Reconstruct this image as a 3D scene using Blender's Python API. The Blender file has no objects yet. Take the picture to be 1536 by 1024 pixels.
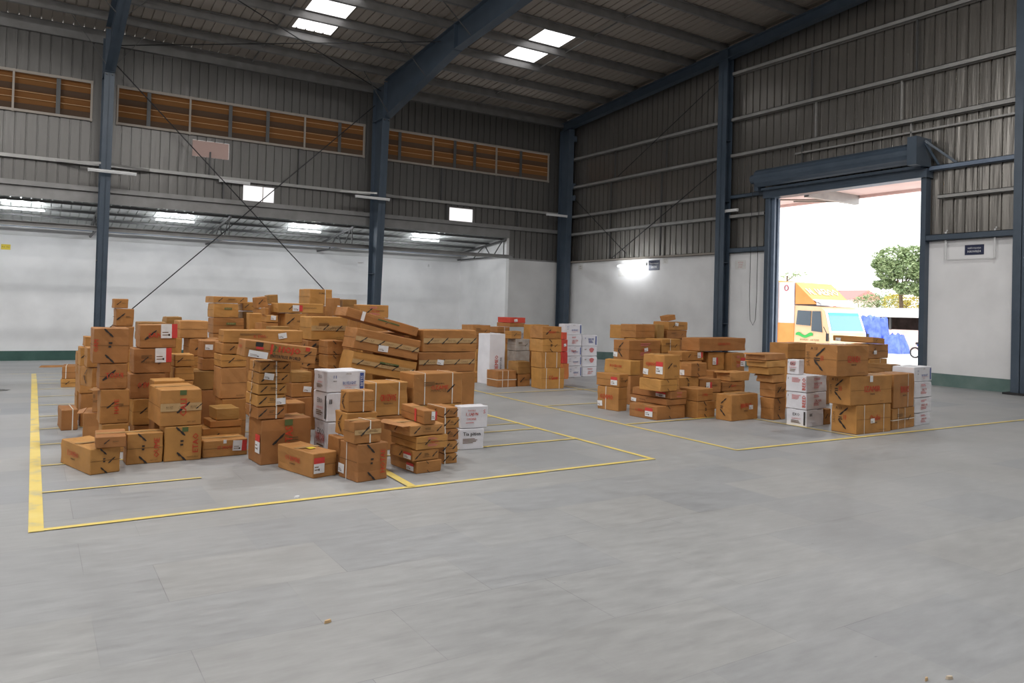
import bpy, bmesh, math, random
from mathutils import Vector, Matrix, noise
PI = math.pi
scene = bpy.context.scene
col = scene.collection
random.seed(7)
EXPOSURE = 0.18; SKY = 2.2; SUN = 1.0      # light levels
P_LEAN = 62; P_GAB = 18; P_BAY = 430        # lamp powers in watts, last for the added high bays
# ------------------------------------------------------------------ materials
def mat(name, base, rough=.6, metal=0., spec=.5):
    m = bpy.data.materials.new(name); m.use_nodes = True
    b = m.node_tree.nodes['Principled BSDF']
    b.inputs['Base Color'].default_value = (*base, 1); b.inputs['Roughness'].default_value = rough
    b.inputs['Metallic'].default_value = metal; b.inputs['Specular IOR Level'].default_value = spec
    return m
def N(m, t, **kw):
    n = m.node_tree.nodes.new(t)
    for k, v in kw.items():
        if k in n.inputs: n.inputs[k].default_value = v
        else: setattr(n, k, v)
    return n
def L(m, a, b): m.node_tree.links.new(a, b)
def mottled(name, c1, c2, scale=3., rough=.7, metal=0., coords='Object', detail=4, bump=0., stretch=(1, 1, 1), spec=.5, r2=None, lo=.3, hi=.7):
    """two-colour noise mottling, procedural"""
    m = mat(name, c1, rough, metal, spec); b = m.node_tree.nodes['Principled BSDF']
    tc = N(m, 'ShaderNodeTexCoord'); mp = N(m, 'ShaderNodeMapping'); mp.inputs['Scale'].default_value = stretch
    no = N(m, 'ShaderNodeTexNoise'); no.inputs['Scale'].default_value = scale; no.inputs['Detail'].default_value = detail
    cr = N(m, 'ShaderNodeValToRGB'); cr.color_ramp.elements[0].position = lo; cr.color_ramp.elements[1].position = hi
    cr.color_ramp.elements[0].color = (*c1, 1); cr.color_ramp.elements[1].color = (*c2, 1)
    L(m, tc.outputs[coords], mp.inputs[0]); L(m, mp.outputs[0], no.inputs[0]); L(m, no.outputs[0], cr.inputs[0]); L(m, cr.outputs[0], b.inputs['Base Color'])
    if r2 is not None:
        mr = N(m, 'ShaderNodeMapRange'); mr.inputs['To Min'].default_value = rough; mr.inputs['To Max'].default_value = r2
        L(m, no.outputs[0], mr.inputs[0]); L(m, mr.outputs[0], b.inputs['Roughness'])
    if bump:
        bp = N(m, 'ShaderNodeBump'); bp.inputs['Strength'].default_value = bump; bp.inputs['Distance'].default_value = .02
        L(m, no.outputs[0], bp.inputs['Height']); L(m, bp.outputs[0], b.inputs['Normal'])
    return m
def emit(name, c, s):
    m = bpy.data.materials.new(name); m.use_nodes = True; nt = m.node_tree; nt.nodes.clear()
    e = nt.nodes.new('ShaderNodeEmission'); e.inputs[0].default_value = (*c, 1); e.inputs[1].default_value = s
    o = nt.nodes.new('ShaderNodeOutputMaterial'); nt.links.new(e.outputs[0], o.inputs[0]); return m
def translucent(name, c, diff=.25):
    m = bpy.data.materials.new(name); m.use_nodes = True; nt = m.node_tree; nt.nodes.clear()
    t = nt.nodes.new('ShaderNodeBsdfTranslucent'); t.inputs[0].default_value = (*c, 1)
    d = nt.nodes.new('ShaderNodeBsdfDiffuse'); d.inputs[0].default_value = (*c, 1)
    mx = nt.nodes.new('ShaderNodeMixShader'); mx.inputs[0].default_value = diff
    o = nt.nodes.new('ShaderNodeOutputMaterial')
    nt.links.new(t.outputs[0], mx.inputs[1]); nt.links.new(d.outputs[0], mx.inputs[2]); nt.links.new(mx.outputs[0], o.inputs[0]); return m

def cardboard(name, c):
    """brown board: each carton takes a slightly different tint, soft scuffs, faint flutes"""
    m = mat(name, c, .6, 0, .45); b = m.node_tree.nodes['Principled BSDF']
    oi = N(m, 'ShaderNodeObjectInfo'); tc = N(m, 'ShaderNodeTexCoord')
    no = N(m, 'ShaderNodeTexNoise'); no.inputs['Scale'].default_value = 5; no.inputs['Detail'].default_value = 5
    L(m, tc.outputs['Object'], no.inputs[0])
    hs = N(m, 'ShaderNodeHueSaturation'); hs.inputs['Color'].default_value = (*c, 1)
    v1 = N(m, 'ShaderNodeMapRange'); v1.inputs['To Min'].default_value = .80; v1.inputs['To Max'].default_value = 1.18
    h1 = N(m, 'ShaderNodeMapRange'); h1.inputs['To Min'].default_value = .493; h1.inputs['To Max'].default_value = .508
    L(m, oi.outputs['Random'], v1.inputs[0]); L(m, oi.outputs['Random'], h1.inputs[0])
    n1 = N(m, 'ShaderNodeMapRange'); n1.inputs['From Min'].default_value = .3; n1.inputs['From Max'].default_value = .7
    n1.inputs['To Min'].default_value = .86; n1.inputs['To Max'].default_value = 1.12
    L(m, no.outputs[0], n1.inputs[0])
    mu = N(m, 'ShaderNodeMath', operation='MULTIPLY'); L(m, v1.outputs[0], mu.inputs[0]); L(m, n1.outputs[0], mu.inputs[1])
    L(m, mu.outputs[0], hs.inputs['Value']); L(m, h1.outputs[0], hs.inputs['Hue'])
    L(m, hs.outputs[0], b.inputs['Base Color'])
    return m

M = {}
M['card'] = cardboard('cardboard_brown', (.43, .196, .055))
M['cardlo'] = cardboard('cardboard_faded', (.52, .255, .085))
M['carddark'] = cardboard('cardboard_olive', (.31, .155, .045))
M['cardred'] = cardboard('cardboard_orange', (.60, .20, .055))
M['redbox'] = cardboard('carton_red', (.62, .07, .04))
M['white'] = mottled('carton_white', (.70, .69, .73), (.80, .79, .83), 4, .55)
M['wrap'] = mottled('stretch_wrap_over_card', (.30, .25, .21), (.42, .37, .33), 9, .25, r2=.5)
M['ink'] = mat('ink_black', (.025, .02, .018), .6)
M['inkred'] = mat('ink_red', (.55, .05, .02), .6)
M['inkpink'] = mat('ink_faded_red', (.62, .18, .18), .6)
M['inkblue'] = mat('ink_blue', (.05, .09, .32), .6)
M['inkgreen'] = mat('ink_green', (.09, .13, .04), .6)
M['inkfaint'] = mat('ink_brown', (.16, .085, .03), .6)
M['lab'] = mottled('label_paper', (.72, .72, .73), (.84, .84, .85), 20, .5)
M['labred'] = mat('label_red', (.62, .05, .045), .5)
M['strap'] = mat('strap_white', (.80, .77, .70), .35)
M['tape'] = mottled('packing_tape', (.46, .29, .13), (.55, .37, .18), 12, .22)
M['tapey'] = mat('yellow_sticker', (.72, .55, .03), .5)
M['seam'] = mat('carton_seam', (.12, .06, .02), .9)
M['blue'] = mottled('blue_painted_steel', (.048, .070, .098), (.062, .086, .118), 2.5, .38, detail=5)
M['bluelt'] = mottled('light_blue_steel', (.13, .17, .24), (.17, .22, .30), 3, .35)
M['galv'] = mottled('galvanised_steel', (.21, .205, .20), (.27, .265, .26), 3, .42, .45)
M['galvlt'] = mottled('bright_galvanised', (.30, .295, .285), (.38, .372, .36), 3, .4, .35)
M['clad'] = mottled('wall_sheeting', (.115, .110, .104), (.155, .149, .141), 1.4, .30, .5, r2=.42, coords='Generated')
M['cladg'] = mottled('gable_sheeting', (.20, .187, .170), (.26, .245, .225), 1.4, .22, .72, r2=.34, coords='Generated')
def wavy(m, sc, st, strength, dist=.03):
    b = m.node_tree.nodes['Principled BSDF']; tc = N(m, 'ShaderNodeTexCoord'); mp = N(m, 'ShaderNodeMapping'); mp.inputs['Scale'].default_value = sc
    no = N(m, 'ShaderNodeTexNoise'); no.inputs['Scale'].default_value = 1; no.inputs['Detail'].default_value = 3
    bp = N(m, 'ShaderNodeBump'); bp.inputs['Strength'].default_value = strength; bp.inputs['Distance'].default_value = dist
    L(m, tc.outputs['Object'], mp.inputs[0]); L(m, mp.outputs[0], no.inputs[0]); L(m, no.outputs[0], bp.inputs['Height']); L(m, bp.outputs[0], b.inputs['Normal'])
wavy(M['cladg'], (6, 6, .5), 1, .55)
M['roof'] = mottled('roof_sheeting', (.30, .26, .22), (.38, .33, .285), .9, .48, .25, coords='Generated')
M['leanroof'] = mottled('new_galvalume', (.52, .54, .53), (.66, .68, .67), 2, .34, .35)
M['plaster'] = mottled('white_plaster', (.74, .735, .74), (.87, .865, .87), .9, .85, detail=9, bump=.05, lo=.25, hi=.6)
M['plaster2'] = mottled('grey_plaster', (.60, .595, .59), (.70, .695, .69), 1.2, .85, detail=6)
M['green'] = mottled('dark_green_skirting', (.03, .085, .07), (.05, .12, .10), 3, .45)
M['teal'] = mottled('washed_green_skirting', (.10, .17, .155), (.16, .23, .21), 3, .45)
M['frame'] = mat('louver_frame', (.33, .29, .25), .5, .2)
M['slat'] = translucent('louver_slat', (.24, .115, .045), .96); M['slatshade'] = mat('louver_slat_shaded', (.085, .048, .026), .6); M['lightline'] = mat('slat_light_line', (.60, .38, .20), .5)
M['mull'] = mat('louver_mullion', (.10, .10, .10), .5, .3)
M['pane'] = translucent('translucent_sheet', (.95, .93, .93), .15)
M['panedirty'] = translucent('dusty_translucent_sheet', (.50, .40, .37), .5)
M['tube'] = emit('lit_tube', (.93, .97, 1.), 9)
M['lamp'] = emit('added_lamp_diffuser', (1., .97, .93), 6)
M['batten'] = mat('lamp_batten', (.72, .72, .72), .35)
M['black'] = mat('black_rubber', (.02, .02, .022), .7)
M['navy'] = mat('navy_sign', (.012, .018, .06), .45)
M['signwhite'] = mat('sign_white', (.85, .85, .85), .5)
M['signyel'] = mat('sign_yellow', (.80, .62, .05), .5)
M['paper'] = mottled('taped_paper', (.70, .69, .67), (.78, .77, .75), 15, .6)
M['bark'] = mottled('bark', (.12, .08, .05), (.2, .14, .09), 8, .9)
M['leafg'] = mottled('leaves_green', (.24, .34, .17), (.42, .50, .26), 3, .6, coords='Object')
M['leafy'] = mottled('leaves_yellow_green', (.55, .52, .10), (.75, .60, .14), 3, .6, coords='Object')
M['orange'] = mottled('orange_paint', (.86, .30, .06), (.92, .36, .09), 2, .35)
M['peach'] = mottled('peach_paint', (.93, .60, .34), (.96, .66, .42), 2, .35)
M['silver'] = mottled('silver_panel', (.58, .60, .66), (.68, .70, .76), 1, .35, .3)
M['glass'] = mat('vehicle_glass', (.06, .09, .12), .05, 0, .8)
M['glass2'] = mat('windscreen_glass', (.14, .36, .44), .05, 0, .9)
M['chrome'] = mat('mirror_metal', (.6, .6, .62), .2, .9)
M['cyan'] = mat('cyan_band', (.08, .72, .70), .3)
M['greenlogo'] = mat('green_logo', (.05, .5, .1), .5)
M['tarp'] = mottled('blue_tarpaulin', (.06, .12, .62), (.16, .25, .80), 3, .4, bump=.5)
M['pinkwall'] = mottled('pink_wall', (.80, .58, .54), (.88, .68, .64), 1, .9)
M['shedroof'] = mottled('pale_shed_roof', (.62, .60, .58), (.75, .73, .71), 1, .7)
M['dark'] = mottled('shed_shade', (.06, .04, .035), (.12, .08, .07), 2, .9)
M['yard'] = mottled('yard_concrete', (.66, .63, .60), (.78, .75, .72), .6, .9)
M['redroof'] = mat('red_roof', (.60, .22, .20), .8)

def floor_material():
    m = mat('stone_tile_floor', (.4, .4, .4), .5); b = m.node_tree.nodes['Principled BSDF']
    tc = N(m, 'ShaderNodeTexCoord')
    def tiles(w, h, rot, loc):
        mp = N(m, 'ShaderNodeMapping'); mp.inputs['Rotation'].default_value = (0, 0, rot); mp.inputs['Location'].default_value = loc
        L(m, tc.outputs['Object'], mp.inputs[0])
        br = N(m, 'ShaderNodeTexBrick'); br.offset = .37; br.squash = 1
        br.inputs['Scale'].default_value = 1; br.inputs['Brick Width'].default_value = w; br.inputs['Row Height'].default_value = h
        br.inputs['Mortar Size'].default_value = .0022; br.inputs['Mortar Smooth'].default_value = .4
        br.inputs['Color1'].default_value = (0, 0, 0, 1); br.inputs['Color2'].default_value = (1, 1, 1, 1)
        br.inputs['Mortar'].default_value = (.5, .5, .5, 1)
        L(m, mp.outputs[0], br.inputs['Vector']); return br
    br = tiles(.92, .61, 0, (.3, .17, 0))
    cr = N(m, 'ShaderNodeValToRGB'); e = cr.color_ramp.elements
    e[0].position = 0; e[0].color = (.268, .279, .298, 1); e[1].position = 1; e[1].color = (.352, .352, .348, 1)
    x = e.new(.07); x.color = (.308, .315, .325, 1); x = e.new(.5); x.color = (.338, .341, .342, 1)
    L(m, br.outputs['Color'], cr.inputs[0])
    n1 = N(m, 'ShaderNodeTexNoise'); n1.inputs['Scale'].default_value = .55; n1.inputs['Detail'].default_value = 7; n1.inputs['Roughness'].default_value = .6
    L(m, tc.outputs['Object'], n1.inputs[0])
    mp2 = N(m, 'ShaderNodeMapping'); mp2.inputs['Scale'].default_value = (1.2, 5, 1); mp2.inputs['Rotation'].default_value = (0, 0, .5)
    L(m, tc.outputs['Object'], mp2.inputs[0])
    n2 = N(m, 'ShaderNodeTexNoise'); n2.inputs['Scale'].default_value = 3.2; n2.inputs['Detail'].default_value = 8; n2.inputs['Roughness'].default_value = .65
    L(m, mp2.outputs[0], n2.inputs[0])
    def rng(src, a, bb, f0=.25, f1=.75):
        r = N(m, 'ShaderNodeMapRange'); r.inputs['From Min'].default_value = f0; r.inputs['From Max'].default_value = f1
        r.inputs['To Min'].default_value = a; r.inputs['To Max'].default_value = bb; L(m, src, r.inputs[0]); return r.outputs[0]
    def mul(a, bb, op='MULTIPLY'):
        r = N(m, 'ShaderNodeMath', operation=op); L(m, a, r.inputs[0]); L(m, bb, r.inputs[1]); return r.outputs[0]
    f = mul(rng(n1.outputs[0], .85, 1.14), rng(n2.outputs[0], .84, 1.15))
    # hairline joints, worn away in places
    n3 = N(m, 'ShaderNodeTexNoise'); n3.inputs['Scale'].default_value = 1.3; n3.inputs['Detail'].default_value = 3
    L(m, tc.outputs['Object'], n3.inputs[0])
    jm = mul(br.outputs['Fac'], rng(n3.outputs[0], 0, .38, .42, .62))
    one = N(m, 'ShaderNodeMath', operation='SUBTRACT'); one.inputs[0].default_value = 1; L(m, jm, one.inputs[1])
    f = mul(f, one.outputs[0])
    # small dark chips and specks
    vo = N(m, 'ShaderNodeTexVoronoi'); vo.inputs['Scale'].default_value = 2.6
    mp3 = N(m, 'ShaderNodeMapping'); mp3.inputs['Scale'].default_value = (1, 1.9, 1); L(m, tc.outputs['Object'], mp3.inputs[0]); L(m, mp3.outputs[0], vo.inputs['Vector'])
    f = mul(f, rng(vo.outputs['Distance'], .72, 1., .012, .03))
    mx = N(m, 'ShaderNodeVectorMath', operation='SCALE'); L(m, cr.outputs[0], mx.inputs[0]); L(m, f, mx.inputs['Scale'])
    L(m, mx.outputs[0], b.inputs['Base Color'])
    L(m, rng(n2.outputs[0], .38, .60), b.inputs['Roughness'])
    bp = N(m, 'ShaderNodeBump'); bp.inputs['Strength'].default_value = .12; bp.inputs['Distance'].default_value = .01
    L(m, n2.outputs[0], bp.inputs['Height']); L(m, bp.outputs[0], b.inputs['Normal'])
    return m
M['floor'] = floor_material(); wavy(M['clad'], (6, 6, .6), 1, .4)
def line_material():
    m = mat('worn_yellow_paint', (.75, .58, .1), .5); b = m.node_tree.nodes['Principled BSDF']
    tc = N(m, 'ShaderNodeTexCoord'); n = N(m, 'ShaderNodeTexNoise'); n.inputs['Scale'].default_value = 4; n.inputs['Detail'].default_value = 8
    L(m, tc.outputs['Object'], n.inputs[0]); cr = N(m, 'ShaderNodeValToRGB'); e = cr.color_ramp.elements
    e[0].position = .30; e[0].color = (.50, .46, .30, 1); e[1].position = .46; e[1].color = (.78, .60, .16, 1)
    x = e.new(.75); x.color = (.82, .66, .22, 1)
    L(m, n.outputs[0], cr.inputs[0]); L(m, cr.outputs[0], b.inputs['Base Color']); return m
M['yline'] = line_material()

# ------------------------------------------------------------------ mesh helpers
class MB:
    """collects polygons with material slots; build() links them as ONE mesh object"""
    def __init__(s): s.v = []; s.f = []; s.mi = []; s.mats = []
    def slot(s, m):
        if m not in s.mats: s.mats.append(m)
        return s.mats.index(m)
    def poly(s, pts, m):
        i = len(s.v); s.v += [tuple(p) for p in pts]; s.f.append(tuple(range(i, i+len(pts)))); s.mi.append(s.slot(m))
    def raw(s, vs, fs, m):
        i = len(s.v); s.v += [tuple(p) for p in vs]; k = s.slot(m)
        for f in fs: s.f.append(tuple(i+j for j in f)); s.mi.append(k)
    def box(s, x0, x1, y0, y1, z0, z1, m, mx=None):
        vs = [(x, y, z) for z in (z0, z1) for y in (y0, y1) for x in (x0, x1)]
        if mx: vs = [mx @ Vector(v) for v in vs]
        s.raw(vs, [(0, 2, 3, 1), (4, 5, 7, 6), (0, 1, 5, 4), (2, 6, 7, 3), (0, 4, 6, 2), (1, 3, 7, 5)], m)
    def bar(s, a, b, w, h, m, up=(0, 0, 1)):
        """rectangular bar from a to b"""
        a = Vector(a); b = Vector(b); d = (b-a).normalized(); up = Vector(up)
        if abs(d.dot(up)) > .99: up = Vector((1, 0, 0))
        r = d.cross(up).normalized(); u = r.cross(d)
        c = [r*(i*w/2)+u*(j*h/2) for i, j in ((-1, -1), (1, -1), (1, 1), (-1, 1))]
        s.raw([a+k for k in c]+[b+k for k in c], [(0, 1, 2, 3), (7, 6, 5, 4), (0, 4, 5, 1), (1, 5, 6, 2), (2, 6, 7, 3), (3, 7, 4, 0)], m)
    def ibeam(s, a, b, w, h0, h1, m, up=(0, 0, 1), t=.014):
        """I section: flanges w wide, web h deep; a,b lie on the OUTER (top) flange, section hangs towards -up"""
        a = Vector(a); b = Vector(b); d = (b-a).normalized(); up = Vector(up); r = d.cross(up).normalized(); u = r.cross(d)
        a2 = a-u*h0; b2 = b-u*h1
        for p, q, g in ((a, b, -1), (a2, b2, 1)):
            s.raw([p-r*w/2, p+r*w/2, p+r*w/2+u*t*g, p-r*w/2+u*t*g, q-r*w/2, q+r*w/2, q+r*w/2+u*t*g, q-r*w/2+u*t*g],
                  [(0, 1, 2, 3), (7, 6, 5, 4), (0, 4, 5, 1), (1, 5, 6, 2), (2, 6, 7, 3), (3, 7, 4, 0)], m)
        s.raw([a-r*t/2, a+r*t/2, a2+r*t/2, a2-r*t/2, b-r*t/2, b+r*t/2, b2+r*t/2, b2-r*t/2],
              [(0, 1, 2, 3), (7, 6, 5, 4), (0, 4, 5, 1), (1, 5, 6, 2), (2, 6, 7, 3), (3, 7, 4, 0)], m)
    def tube(s, pts, r, m, n=8, cap=True):
        pts = [Vector(p) for p in pts]; rings = []
        for i, p in enumerate(pts):
            d = (pts[min(i+1, len(pts)-1)]-pts[max(i-1, 0)]).normalized()
            up = Vector((0, 0, 1)) if abs(d.z) < .9 else Vector((1, 0, 0))
            a = d.cross(up).normalized(); b = a.cross(d); rr = r[i] if isinstance(r, (list, tuple)) else r
            rings.append([p+(a*math.cos(2*PI*k/n)+b*math.sin(2*PI*k/n))*rr for k in range(n)])
        vs = [q for g in rings for q in g]; fs = []
        for i in range(len(rings)-1):
            for k in range(n): fs.append((i*n+k, i*n+(k+1) % n, (i+1)*n+(k+1) % n, (i+1)*n+k))
        if cap: fs += [tuple(range(n))[::-1], tuple(range((len(rings)-1)*n, len(rings)*n))]
        s.raw(vs, fs, m)
    def build(s, name, parent=None, loc=None, smooth=False):
        me = bpy.data.meshes.new(name); me.from_pydata(s.v, [], s.f)
        for m in s.mats: me.materials.append(m)
        me.polygons.foreach_set('material_index', s.mi)
        if smooth: me.polygons.foreach_set('use_smooth', [True]*len(s.f))
        me.update(); o = bpy.data.objects.new(name, me); col.objects.link(o)
        if parent: o.parent = parent
        if loc: o.location = loc
        return o
def tag(o, label=None, cat=None, group=None, kind=None):
    if label: o['label'] = label
    if cat: o['category'] = cat
    if group: o['group'] = group
    if kind: o['kind'] = kind
    return o
def struct(o): o['kind'] = 'structure'; return o
def empty(name, loc, rz=0):
    o = bpy.data.objects.new(name, None); o.location = loc; o.rotation_euler = (0, 0, rz); o.empty_display_size = .2; col.objects.link(o); return o

_tx = {}
def text_geo(t):
    """letter outlines of a string, normalised to height 1: (verts2d, faces, width)"""
    if t in _tx: return _tx[t]
    c = bpy.data.curves.new('t', 'FONT'); c.body = t; c.resolution_u = 1; c.size = 1
    c.space_character = 1.02
    o = bpy.data.objects.new('t', c); col.objects.link(o)
    bpy.context.view_layer.update()
    me = bpy.data.meshes.new_from_object(o.evaluated_get(bpy.context.evaluated_depsgraph_get()))
    vs = [(v.co.x, v.co.y) for v in me.vertices]; fs = [tuple(p.vertices) for p in me.polygons]
    bpy.data.objects.remove(o); bpy.data.curves.remove(c); bpy.data.meshes.remove(me)
    if not vs: vs = [(0, 0), (1, 0), (1, 1)]; fs = [(0, 1, 2)]
    x0 = min(v[0] for v in vs); x1 = max(v[0] for v in vs); y0 = min(v[1] for v in vs); y1 = max(v[1] for v in vs); h = y1-y0
    _tx[t] = ([((x-x0)/h, (y-y0)/h) for x, y in vs], fs, (x1-x0)/h); return _tx[t]
def text_on(mb, t, org, U, V, h, m, bold=0, maxw=None, center=True):
    """flat lettering: org is its centre, U/V unit directions"""
    vs, fs, w = text_geo(t); org = Vector(org); U = Vector(U); V = Vector(V); sx = h
    if maxw and w*h > maxw: sx = maxw/w
    ox = -w*sx/2 if center else 0; oy = -h/2 if center else 0
    nrm = U.cross(V)
    for k in ([0] if not bold else [-bold, bold]):
        mb.raw([org+U*(ox+x*sx+k*h)+V*(oy+y*h)+nrm*(.0004*(k > 0)) for x, y in vs], fs, m)

# ------------------------------------------------------------------ camera
yaw, pit, rol = math.radians(32.17), math.radians(.824), math.radians(1.528)
fw = Vector((math.sin(yaw)*math.cos(pit), math.cos(yaw)*math.cos(pit), math.sin(pit)))
rt = Vector((math.cos(yaw), -math.sin(yaw), 0)); up = rt.cross(fw)
r2 = math.cos(rol)*rt+math.sin(rol)*up; u2 = -math.sin(rol)*rt+math.cos(rol)*up
cam = bpy.data.cameras.new('camera'); co = bpy.data.objects.new('camera', cam); col.objects.link(co)
co.matrix_world = Matrix(((r2.x, u2.x, -fw.x, 0), (r2.y, u2.y, -fw.y, 0), (r2.z, u2.z, -fw.z, 1.5), (0, 0, 0, 1)))
cam.sensor_width = 36; cam.lens = 1143.3/1536*36; cam.shift_y = -(512-445.5)/1536; cam.clip_end = 400
scene.camera = co
scene.view_settings.view_transform = 'Standard'; scene.view_settings.look = 'None'
scene.view_settings.gamma = 1; scene.view_settings.use_curve_mapping = False
scene.view_settings.exposure = EXPOSURE
w = bpy.data.worlds.new('sky'); scene.world = w; w.use_nodes = True
w.node_tree.nodes['Background'].inputs[0].default_value = (.97, .985, 1, 1)
w.node_tree.nodes['Background'].inputs[1].default_value = SKY

# ------------------------------------------------------------------ the hall
GX, SY, LY = 17.45, 24.05, 27.86          # gable wall, side wall, recessed wall of the lean-to
def fz(y): return 0. if y < 15 else -.04*(y-15)      # the slab falls gently to the far side for drainage
def rz(y): return 8.88+.08*(24.05-y)                 # underside of the roof sheeting

b = MB()
xs = [-14, 0, 8, GX+.2]; ys = [-14, 0, 8, 15, 20, 24, LY+.2]
for i in range(len(xs)-1):
    for j in range(len(ys)-1):
        b.poly([(xs[i], ys[j], fz(ys[j])), (xs[i+1], ys[j], fz(ys[j])), (xs[i+1], ys[j+1], fz(ys[j+1])), (xs[i], ys[j+1], fz(ys[j+1]))], M['floor'])
for a, c in (((-14, -14), (GX+.2, -14)), ((GX+.2, -14), (GX+.2, LY+.2)), ((GX+.2, LY+.2), (-14, LY+.2)), ((-14, LY+.2), (-14, -14))):
    b.poly([(a[0], a[1], fz(a[1])), (c[0], c[1], fz(c[1])), (c[0], c[1], -.9), (a[0], a[1], -.9)], M['yard'])
struct(b.build('floor'))

def sheet(mb, O, U, V, width, length, n, m, pitch=.25, depth=.03, holes=(), top=None):
    """ribbed metal sheet: ribs run along V and stand out along n; holes are (u0,u1,v0,v1); top(u) trims the length"""
    O, U, V, n = map(Vector, (O, U, V, n)); prof = []; u = 0
    while u < width-1e-6:
        for du, d in ((0, 0), (.84*pitch, 0), (.87*pitch, depth), (.97*pitch, depth)):
            if u+du < width: prof.append((u+du, d))
        u += pitch
    prof.append((width, 0))
    cuts = sorted({h[0] for h in holes} | {h[1] for h in holes})
    out = []
    for (a, da), (c, dc) in zip(prof, prof[1:]):
        pts = [(a, da)]+[(q, da+(dc-da)*(q-a)/(c-a)) for q in cuts if a < q < c]+[(c, dc)]
        out += list(zip(pts, pts[1:]))
    for (a, da), (c, dc) in out:
        mid = (a+c)/2; iv = [(0, None)]
        hs = sorted((h[2], h[3]) for h in holes if h[0]-1e-6 <= mid <= h[1]+1e-6)
        segs = []; s0 = 0
        for v0, v1 in hs: segs.append((s0, v0)); s0 = v1
        segs.append((s0, None))
        for v0, v1 in segs:
            ea = v1 if v1 is not None else (top(a) if top else length); ec = v1 if v1 is not None else (top(c) if top else length)
            if ea <= v0: continue
            mb.poly([O+U*a+V*v0+n*da, O+U*c+V*v0+n*dc, O+U*c+V*ec+n*dc, O+U*a+V*ea+n*da], m)

# roof: ribs run down the slope
sl = math.sqrt(1+.08**2); V = Vector((0, -1/sl, .08/sl))
SKY_L = [(5.85, 6.95, 18.2, 21.1), (12.0, 13.08, 17.3, 20.1), (-2.2, -1.1, 17.4, 19.6), (5.7, 6.8, 2, 4.4), (-2.2, -1.1, 2, 4.4), (11.7, 12.7, 2, 4.4)]
b = MB(); O = Vector((-14, 24.3, rz(24.3)))
holes = [(x0+14, x1+14, (24.3-y1)*sl, (24.3-y0)*sl) for x0, x1, y0, y1 in SKY_L]
sheet(b, O, (1, 0, 0), V, GX+14.25, 38.4*sl, (0, .08/sl, 1/sl), M['roof'], holes=holes)
struct(b.build('ceiling'))
for k, (x0, x1, y0, y1) in enumerate(SKY_L):
    b = MB(); sheet(b, (x0-.02, y1+.02, rz(y1)+.045), (1, 0, 0), V, x1-x0+.04, (y1-y0+.04)*sl, (0, 0, 1), M['pane'], depth=.02)
    struct(b.build('window_%d' % (k+5)))
# the sheet laps over itself: thin outer cover so no daylight leaks at the eaves
tn = [0]
def trim(mb, **k):
    tn[0] += 1; return struct(mb.build('trim_%d' % tn[0], **k))
def purlin_y(k): return 24.0-1.35*k
for k in range(28):
    y = purlin_y(k); z = rz(y); b = MB()
    b.box(-14, 17.42, y-.03, y+.0, z-.215, z-.012, M['galv'])
    b.box(-14, 17.42, y-.03, y+.06, z-.222, z-.210, M['galv'])
    b.box(-14, 17.42, y-.09, y-.0, z-.018, z-.006, M['galv'])
    trim(b)
for x in (-10.2, -2.4, 5.45, 13.35):                                         # sag rods between the purlins
    b = MB(); b.bar((x, 23.9, rz(23.9)-.1), (x, -13, rz(-13)-.1), .03, .03, M['galv']); trim(b)

# side wall sheeting with its ventilation strip and windows
WIN = [(5.34, 6.28, 4.57, 5.04), (12.41, 13.37, 4.55, 5.02)]
PATCH = (3.86, 4.89, 5.74, 6.22)
BAYS = [(-6.2, 1.25), (1.83, 9.17), (9.80, 16.62), (-14, -6.6)]
b = MB(); Z0 = 4.12
holes = [(x0+14, x1+14, 6.38-Z0, 7.42-Z0) for x0, x1 in BAYS]+[(x0+14, x1+14, z0-Z0, z1-Z0) for x0, x1, z0, z1 in WIN+[PATCH]]
sheet(b, (-14, SY, Z0), (1, 0, 0), (0, 0, 1), 28.94, 4.7, (0, 1, 0), M['clad'], holes=[h for h in holes])
sheet(b, (14.94, SY, 3.33), (1, 0, 0), (0, 0, 1), 2.62, 5.5, (0, 1, 0), M['clad'], holes=[(0, 16.62-14.94, 6.38-3.33, 7.42-3.33)])
struct(b.build('wall_back'))
for k, (x0, x1, z0, z1) in enumerate(WIN):
    b = MB(); b.box(x0, x1, SY+.035, SY+.043, z0, z1, M['pane'])
    o = struct(b.build('window_%d' % (k+1))); f = MB()
    for q in ((x0-.03, x0, z0-.03, z1+.03), (x1, x1+.03, z0-.03, z1+.03), (x0, x1, z0-.03, z0), (x0, x1, z1, z1+.03)): f.box(q[0], q[1], SY-.01, SY+.06, q[2], q[3], M['clad'])
    if k == 0: f.box(x0+.585, x0+.605, SY, SY+.034, z0, z1, M['frame'])
    f.build('window_frame', parent=o)
b = MB(); b.box(PATCH[0], PATCH[1], SY+.01, SY+.02, PATCH[2], PATCH[3], M['panedirty']); struct(b.build('window_3'))

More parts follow.
